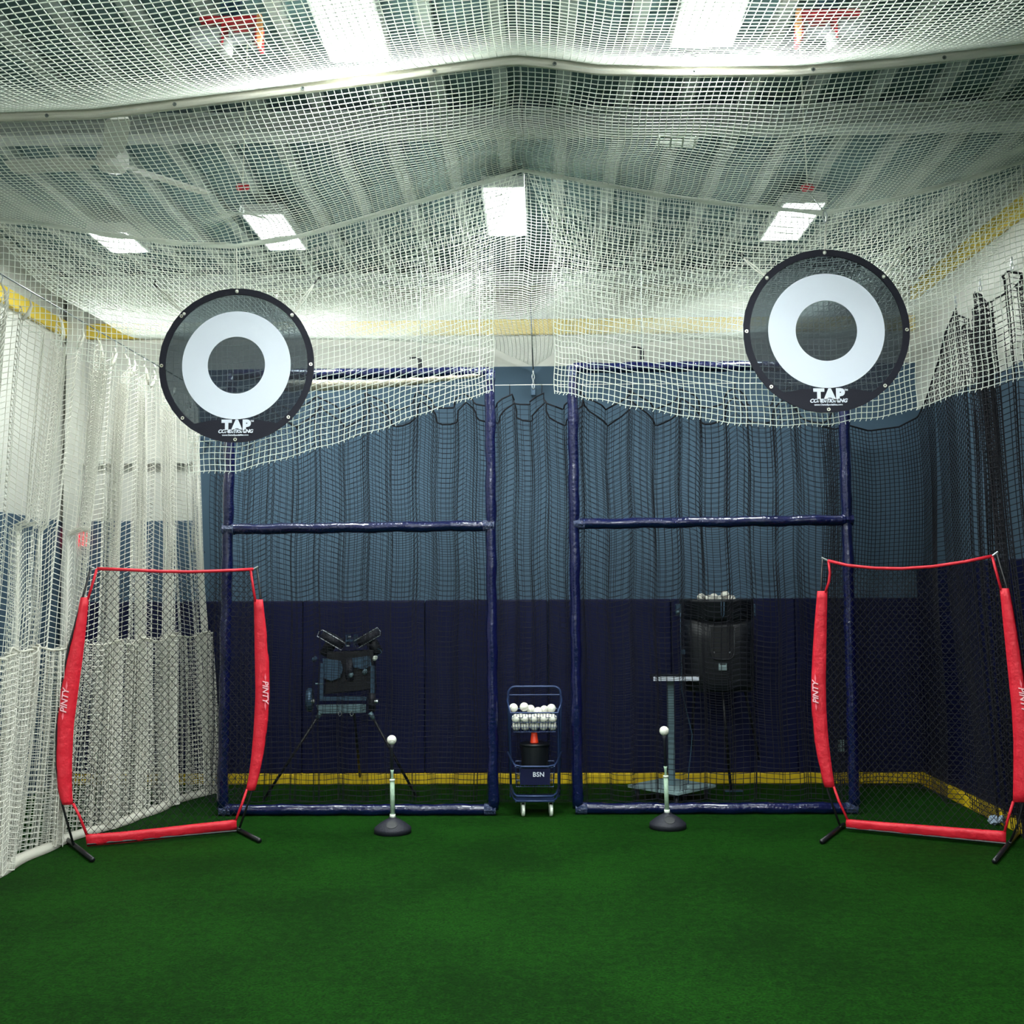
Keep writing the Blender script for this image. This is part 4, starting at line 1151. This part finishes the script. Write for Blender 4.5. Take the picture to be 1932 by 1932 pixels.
# ------------------------------------------------------------------ three-wheel pitching machine
def machine_a():
    Y = 9.78; p = lambda px, py, dy=0.0: at(px, py, Y + dy)
    c = p(655, 1300)
    r = empty('pitching_machine', (c.x, Y, 0)); tag(r, 'three-wheel pitching machine on a tripod behind the left pipe frame', 'machine')
    hub = p(662, 1226)
    for ang, px, py in ((150, 629, 1206), (30, 696, 1203), (270, 662, 1262)):
        a = math.radians(ang); rad = Vector((math.cos(a), 0, math.sin(a))); axd = Vector((-math.sin(a), 0, math.cos(a)))
        ctr = p(px, py)
        w = MB().lathe([(0.03, -0.035), (0.095, -0.035), (0.115, -0.025), (0.115, 0.025), (0.095, 0.035), (0.03, 0.035)], ctr, 28, axis=axd).build('throwing_wheel', 'black_rubber', r, smooth=True)
        if ang != 270:
            g = MB(); h_ = 0.036; L0 = 0.125
            o_ = Vector((0, -0.10, 0))
            pts = [ctr + o_ + rad * -L0 + axd * h_, ctr + o_ + rad * L0 + axd * h_, ctr + o_ + rad * (L0 + 0.006) + axd * -h_ * 0.2, ctr + o_ + rad * L0 * 0.9 - axd * h_, ctr + o_ + rad * -L0 - axd * h_]
            g.tube(pts, 0.0045, 6, closed=True)
            g.build('wheel_guard', 'silver_metal', r)
            g = MB()
            e = ctr + axd * -0.05
            dn = axd if axd.z < 0 else -axd; e = ctr + dn * 0.04
            g.lathe([(0.05, 0), (0.052, 0.01), (0.052, 0.12), (0.04, 0.13)], e + Vector((0, 0.02, 0)), 18, axis=dn); g.build('motor', 'black_plastic', r, smooth=True)
    # ball chute
    b = MB().box(p(664, 1208) + Vector((0, -0.06, 0)), (0.058, 0.22, 0.006)).box(p(657, 1208), (0.005, 0.22, 0.10)).box(p(671, 1208), (0.005, 0.22, 0.10))
    b.build('ball_chute', 'dark_steel', r)
    MB().box(p(664, 1200) + Vector((0, -0.12, 0)), (0.022, 0.01, 0.012)).build('latch', 'silver_metal', r)
    MB().box(p(661, 1217) + Vector((0, -0.12, 0)), (0.022, 0.01, 0.012)).build('latch', 'silver_metal', r)
    # plates and frame
    b = MB().prism([(612, 1240), (646, 1246), (650, 1262), (645, 1277), (628, 1284), (614, 1278)], 0.012, lambda a_, z_, o_: p(a_, z_) + Vector((0, o_ - 0.08, 0))); b.build('side_plate', 'dark_steel', r, bevel=0.003)
    b = MB().prism([(667, 1240), (700, 1236), (704, 1254), (690, 1262), (670, 1258)], 0.012, lambda a_, z_, o_: p(a_, z_) + Vector((0, o_ - 0.08, 0))); b.build('side_plate', 'dark_steel', r, bevel=0.003)
    b = MB().prism([(618, 1230), (706, 1226), (708, 1300), (612, 1310)], 0.14, lambda a_, z_, o_: p(a_, z_) + Vector((0, o_ + 0.03, 0))); b.build('body', 'black_plastic', r, bevel=0.01)
    MB().box(p(611, 1285) + Vector((0, -0.09, 0)), (0.030, 0.03, 0.33)).build('upright', 'dark_steel', r)
    MB().box(p(706, 1280) + Vector((0, -0.09, 0)), (0.034, 0.03, 0.24)).build('upright', 'dark_steel', r)
    MB().box(p(653, 1316) + Vector((0, -0.09, 0)), (0.40, 0.03, 0.032)).build('cross_bar', 'dark_steel', r)
    MB().prism([(601, 1328), (694, 1326), (694, 1342), (608, 1344)], 0.05, lambda a_, z_, o_: p(a_, z_) + Vector((0, o_ - 0.10, 0))).build('base_plate', 'grey_steel', r, bevel=0.004)
    for px in (646, 668):
        MB().tube([p(px, 1343) + Vector((0.014 * math.cos(a_), -0.128, 0.020 * math.sin(a_))) for a_ in np.linspace(0, 2 * PI, 14, endpoint=False)], 0.004, 5, closed=True).build('ring', 'silver_metal', r)
    for px, py, mm in ((598, 1242, 'dark_steel'), (711, 1240, 'tee_collar'), (666, 1272, 'grey_steel'), (692, 1266, 'grey_steel')):
        MB().lathe([(0.0, -0.025), (0.018, -0.022), (0.022, 0), (0.018, 0.022), (0.0, 0.025)], p(px, py) + Vector((0, -0.11, 0)), 12, axis=(0.3, 1, 0.5)).build('knob', mm, r, smooth=True)
    MB().tube([p(600, 1288) + Vector((0, -0.11, 0)), p(613, 1288) + Vector((0, -0.11, 0))], 0.007, 6).build('locking_pin', 'grey_steel', r)
    MB().tube([p(712, 1238, -0.1), p(720, 1232, -0.1), p(718, 1226, -0.1), p(712, 1224, -0.1)], 0.005, 6).build('control_cable', 'dark_steel', r, smooth=True)
    for px in (585, 703):
        wl_ = MB().lathe([(0.02, -0.028), (0.085, -0.030), (0.105, -0.018), (0.105, 0.018), (0.085, 0.030), (0.02, 0.028)], p(px, 1320) + Vector((0, -0.02, 0)), 26, axis=(1, 0.12, 0)).build('transport_wheel', 'dark_steel' if px < 600 else 'black_rubber', r, smooth=True)
        MB().lathe([(0.0, -0.02), (0.018, -0.02), (0.018, 0.02), (0.0, 0.02)], p(px + 9, 1321) + Vector((0, -0.1, 0)), 10, axis=(1, 0, 0)).build('axle_cap', 'silver_metal', wl_)
    for (px, py, gx_, gy_, dy) in ((604, 1346, 497, 1512, -0.1), (700, 1348, 786, 1506, -0.1), (668, 1342, 680, 1478, 0.05)):
        g = ground(gx_, gy_); t_ = p(px, py, dy)
        MB().tube([t_, g + Vector((0, 0, 0.012))], 0.012, 8).build('leg', 'black_pole', r, smooth=True)
        d = (t_ - g).normalized()
        if dy < 0: MB().tube([t_ - d * 0.045, t_ + d * 0.02], 0.021, 10).build('leg_clamp', 'grey_steel', r, smooth=True)
machine_a()

# ------------------------------------------------------------------ hopper pitching machine
def machine_b():
    Y = 9.95; p = lambda px, py, dy=0.0: at(px, py, Y + dy)
    c = p(1352, 1230); r = empty('pitching_machine', (c.x, Y, 0)); tag(r, 'black pitching machine with a round ball hopper behind the right pipe frame', 'machine')
    z = lambda py: p(1352, py).z
    def rbox(levels, n=40):
        b = MB()
        for (hw, hd, zz, e) in levels:
            for k in range(n):
                a = 2 * PI * k / n; ca, sa = math.cos(a), math.sin(a)
                b.v.append(Vector((c.x + hw * math.copysign(abs(ca) ** (2 / e), ca), Y + hd * math.copysign(abs(sa) ** (2 / e), sa), zz)))
        for i in range(len(levels) - 1):
            for k in range(n):
                l = (k + 1) % n; b.f.append([i * n + k, i * n + l, (i + 1) * n + l, (i + 1) * n + k])
        b.f.append(list(range(n))[::-1]); b.f.append([(len(levels) - 1) * n + k for k in range(n)])
        return b
    W = (p(1420, 1200).x - p(1286, 1200).x) / 2
    rbox([(W * 0.9, 0.24, z(1301), 4), (W * 0.97, 0.26, z(1293), 4), (W, 0.27, z(1285), 4), (W * 0.97, 0.265, z(1200), 4), (W * 0.93, 0.26, z(1168), 4)]).build('body', 'black_plastic', r, smooth=True)
    rbox([(W * 0.93, 0.28, z(1170), 3), (W * 0.99, 0.29, z(1165), 3), (W * 1.0, 0.30, z(1136), 3), (W * 1.02, 0.31, z(1131), 3), (W * 0.98, 0.29, z(1130), 3), (W * 0.95, 0.28, z(1138), 3)]).build('hopper', 'black_plastic', r, smooth=True)
    MB().tube([p(1361, 1134, -0.31), p(1361, 1160, -0.31), p(1363, 1166, -0.31), p(1366, 1160, -0.31), p(1366, 1134, -0.31)], 0.005, 6).build('hopper_slot', 'dark_steel', r, smooth=True)
    for px in (1280, 1419): MB().box(p(px, 1151), (0.05, 0.08, 0.11)).build('hopper_bracket', 'dark_steel', r, bevel=0.006)
    for px in (1279, 1420): MB().lathe([(0, -0.02), (0.016, -0.018), (0.018, 0), (0.016, 0.018), (0, 0.02)], p(px, 1155, -0.06), 10, axis=(0, 1, 0)).build('knob', 'grey_steel', r, smooth=True)
    fr = -0.262
    rim = []
    for (px, py) in ((1340, 1182), (1340, 1232), (1343, 1240), (1350, 1244), (1363, 1245), (1376, 1244), (1383, 1240), (1386, 1232), (1386, 1182)): rim.append(p(px, py, fr - 0.012))
    MB().tube(rim, 0.007, 6).build('chute_rim', 'black_plastic', r, smooth=True)
    MB().prism([(1341, 1182), (1385, 1182), (1385, 1236), (1378, 1243), (1348, 1243), (1341, 1236)], 0.01, lambda a_, z_, o_: p(a_, z_, fr + o_ - 0.004)).build('throwing_port', 'black_pole', r)
    for px in (1347, 1377): MB().lathe([(0, 0), (0.007, 0.002), (0.008, 0.006), (0, 0.008)], p(px, 1231, fr - 0.012), 10, axis=(0, -1, 0)).build('bolt', 'silver_metal', r)
    MB().box(p(1364, 1258, fr - 0.014), (0.075, 0.004, 0.06)).build('sticker', 'sticker', r)
    MB().box(p(1364, 1253, fr - 0.017), (0.05, 0.003, 0.011)).build('sticker_print', 'black_plastic', r)
    MB().box(p(1289, 1230, -0.24), (0.03, 0.02, 0.04)).build('switch', 'dark_steel', r)
    MB().tube([p(1284, 1155, -0.28), p(1284, 1200, -0.29), p(1286, 1260, -0.29), p(1286, 1300, -0.28), p(1296, 1345, -0.2), p(1306, 1385, -0.2), p(1304, 1415, -0.2), p(1300, 1448, -0.2), Vector((p(1292, 1470).x, Y - 0.15, 0.012))], 0.006, 6).build('power_cord', 'dark_steel', r, smooth=True)
    for (px, gx_, gy_) in ((1363, 1379, 1494), (1310, 1302, 1468), (1405, 1440, 1472)):
        t_ = p(px, 1299, -0.08 if px == 1363 else 0.05); g = ground(gx_, gy_)
        MB().tube([t_, g + Vector((0, 0, 0.012))], 0.013, 8).build('leg', 'black_pole', r, smooth=True)
    g1 = ground(1378, 1494)
    MB().box((g1.x + 0.03, g1.y, 0.012), (0.16, 0.05, 0.016)).build('foot_plate', 'dark_steel', r)
    for (px, py, dy) in ((1323, 1127, -0.12), (1337, 1130, -0.05), (1347, 1127, -0.14), (1358, 1131, -0.02), (1368, 1122, -0.10), (1380, 1130, -0.12), (1352, 1131, 0.08), (1330, 1131, 0.1), (1374, 1131, 0.06)):
        lb = {1368: 'highest baseball heaped on the black machine hopper', 1323: 'leftmost baseball on the black machine hopper', 1380: 'rightmost baseball on the black machine hopper',
              1347: 'middle baseball showing at the front of the black machine hopper'}.get(px, 'white baseball lying low in the hopper of the black pitching machine')
        q = p(px, py, dy); ball(q, lb, 'baseballs in the machine hopper')
machine_b()

# ------------------------------------------------------------------ rolling stand
def stand():
    Y = 9.72; p = lambda px, py, dy=0.0: at(px, py, Y + dy)
    c = p(1266, 1400); r = empty('rolling_stand', (c.x, Y, 0)); tag(r, 'rolling stand with square post, white-edged top and diamond base', 'stand')
    zb = p(1266, 1483).z
    R = Matrix.Rotation(PI / 4, 3, 'Z')
    MB().box((c.x, Y, zb), (0.545, 0.545, 0.022), R).build('base_board', 'plate_grey', r)
    zt = p(1266, 1278).z
    MB().box((c.x, Y, (zb + zt) / 2), (0.058, 0.058, zt - zb - 0.02)).build('post', 'grey_steel', r, bevel=0.004)
    MB().box((p(1272, 1278).x, Y, zt), (0.40, 0.30, 0.036)).build('top_board', 'black_plastic', r)
    MB().box((p(1272, 1278).x, Y - 0.155, zt), (0.40, 0.012, 0.036)).build('edge_strip', 'white_print', r)
    for a in (0, PI / 2, PI, 3 * PI / 2):
        x_, y_ = c.x + 0.30 * math.cos(a), Y + 0.30 * math.sin(a)
        cs = MB().box((x_, y_, zb - 0.018), (0.05, 0.05, 0.014)).box((x_ - 0.018, y_, zb - 0.04), (0.004, 0.03, 0.05)).box((x_ + 0.018, y_, zb - 0.04), (0.004, 0.03, 0.05)).build('caster', 'dark_steel', r)
        rad = max(0.03, (zb - 0.03) / 2)
        MB().lathe([(0.008, -0.012), (rad * 0.9, -0.012), (rad, -0.006), (rad, 0.006), (rad * 0.9, 0.012), (0.008, 0.012)], (x_, y_, rad), 18, axis=(1, 0, 0)).build('wheel', 'black_rubber', cs, smooth=True)
stand()

# ------------------------------------------------------------------ exit sign, pull cord
q = at(140, 1015, YB - 0.12)
r = empty('exit_sign', q); tag(r, 'red exit sign on the end wall behind the white net curtain', 'sign')
MB().box((0, 0.02, 0), (0.22, 0.06, 0.165)).build('case', 'exit_red', r, world=False, bevel=0.006)
lettering('lettering', 'EXIT', 0.095, q + Vector((0, -0.014, 0)), (1, 0, 0), (0, 0, 1), (0, -1, 0), 'exit_letters', r, offset=0.001)
MB().box((0, 0.075, 0.0), (0.06, 0.06, 0.06)).build('mount', 'lamp_housing', r, world=False)

a_ = at(374, 832, 10.2); e_ = at(364, 1036, 10.2)
r = empty('pull_cord', a_); tag(r, 'looped white pull cord hanging beside the white curtain on the end wall', 'cord')
MB().tube([a_ + Vector((-0.012, 0, 0)), e_ + Vector((-0.012, 0, 0)), e_ + Vector((0, 0, -0.02)), e_ + Vector((0.012, 0, 0.0)), a_ + Vector((0.012, 0, 0))], 0.0045, 6).build('cord_loop', 'cord_white', r, smooth=True)
MB().box(a_ + Vector((0, 0, 0.03)), (0.035, 0.03, 0.085)).build('pulley_block', 'lamp_housing', r, bevel=0.005)
MB().box(a_ + Vector((0, 0.19, 0.03)), (0.02, 0.40, 0.02)).build('bracket', 'dark_steel', r)
MB().tube([e_ + Vector((-0.06, 0, -0.035)), e_ + Vector((0, 0, -0.02)), e_ + Vector((0.05, 0, 0.0))], 0.009, 6).build('cleat', 'cable_steel', r)
MB().box(e_ + Vector((0, 0.17, -0.02)), (0.02, 0.34, 0.02)).build('bracket', 'dark_steel', r)

# outlet on the end wall, crumpled plastic by the side wall
q = at(1587, 1407, YB - 0.09)
MB().box((q.x, YB - 0.085, q.z), (0.07, 0.012, 0.12)).build('outlet_cover', 'plate_grey', wb, bevel=0.003)
q = ground(1884, 1556)
b = MB(); rs_ = random.Random(3)
for k in range(3):
    c_ = Vector((q.x - 0.03 + 0.05 * k, q.y - 0.07 * k, 0.035 + 0.02 * (k == 1)))
    prof_n, seg_n = 7, 12; base = len(b.v)
    for i in range(prof_n + 1):
        for j in range(seg_n):
            th_, ph_ = PI * i / prof_n, 2 * PI * j / seg_n
            rr_ = 0.042 * (0.7 + 0.6 * rs_.random())
            b.v.append(c_ + Vector((rr_ * math.sin(th_) * math.cos(ph_), rr_ * math.sin(th_) * math.sin(ph_), max(-0.033, 0.8 * rr_ * math.cos(th_)))))
    for i in range(prof_n):
        for j in range(seg_n):
            l = (j + 1) % seg_n
            b.f.append([base + i * seg_n + j, base + i * seg_n + l, base + (i + 1) * seg_n + l, base + (i + 1) * seg_n + j])
mat('crumpled_film', srgb(150, 165, 185), rough=0.08, var=0.4, vscale=50, coat=0.6)
o = b.build('plastic_wrap', 'crumpled_film')
tag(o, 'crumpled shiny plastic wrap on the turf beside the bow net at the dark wall', 'wrap')
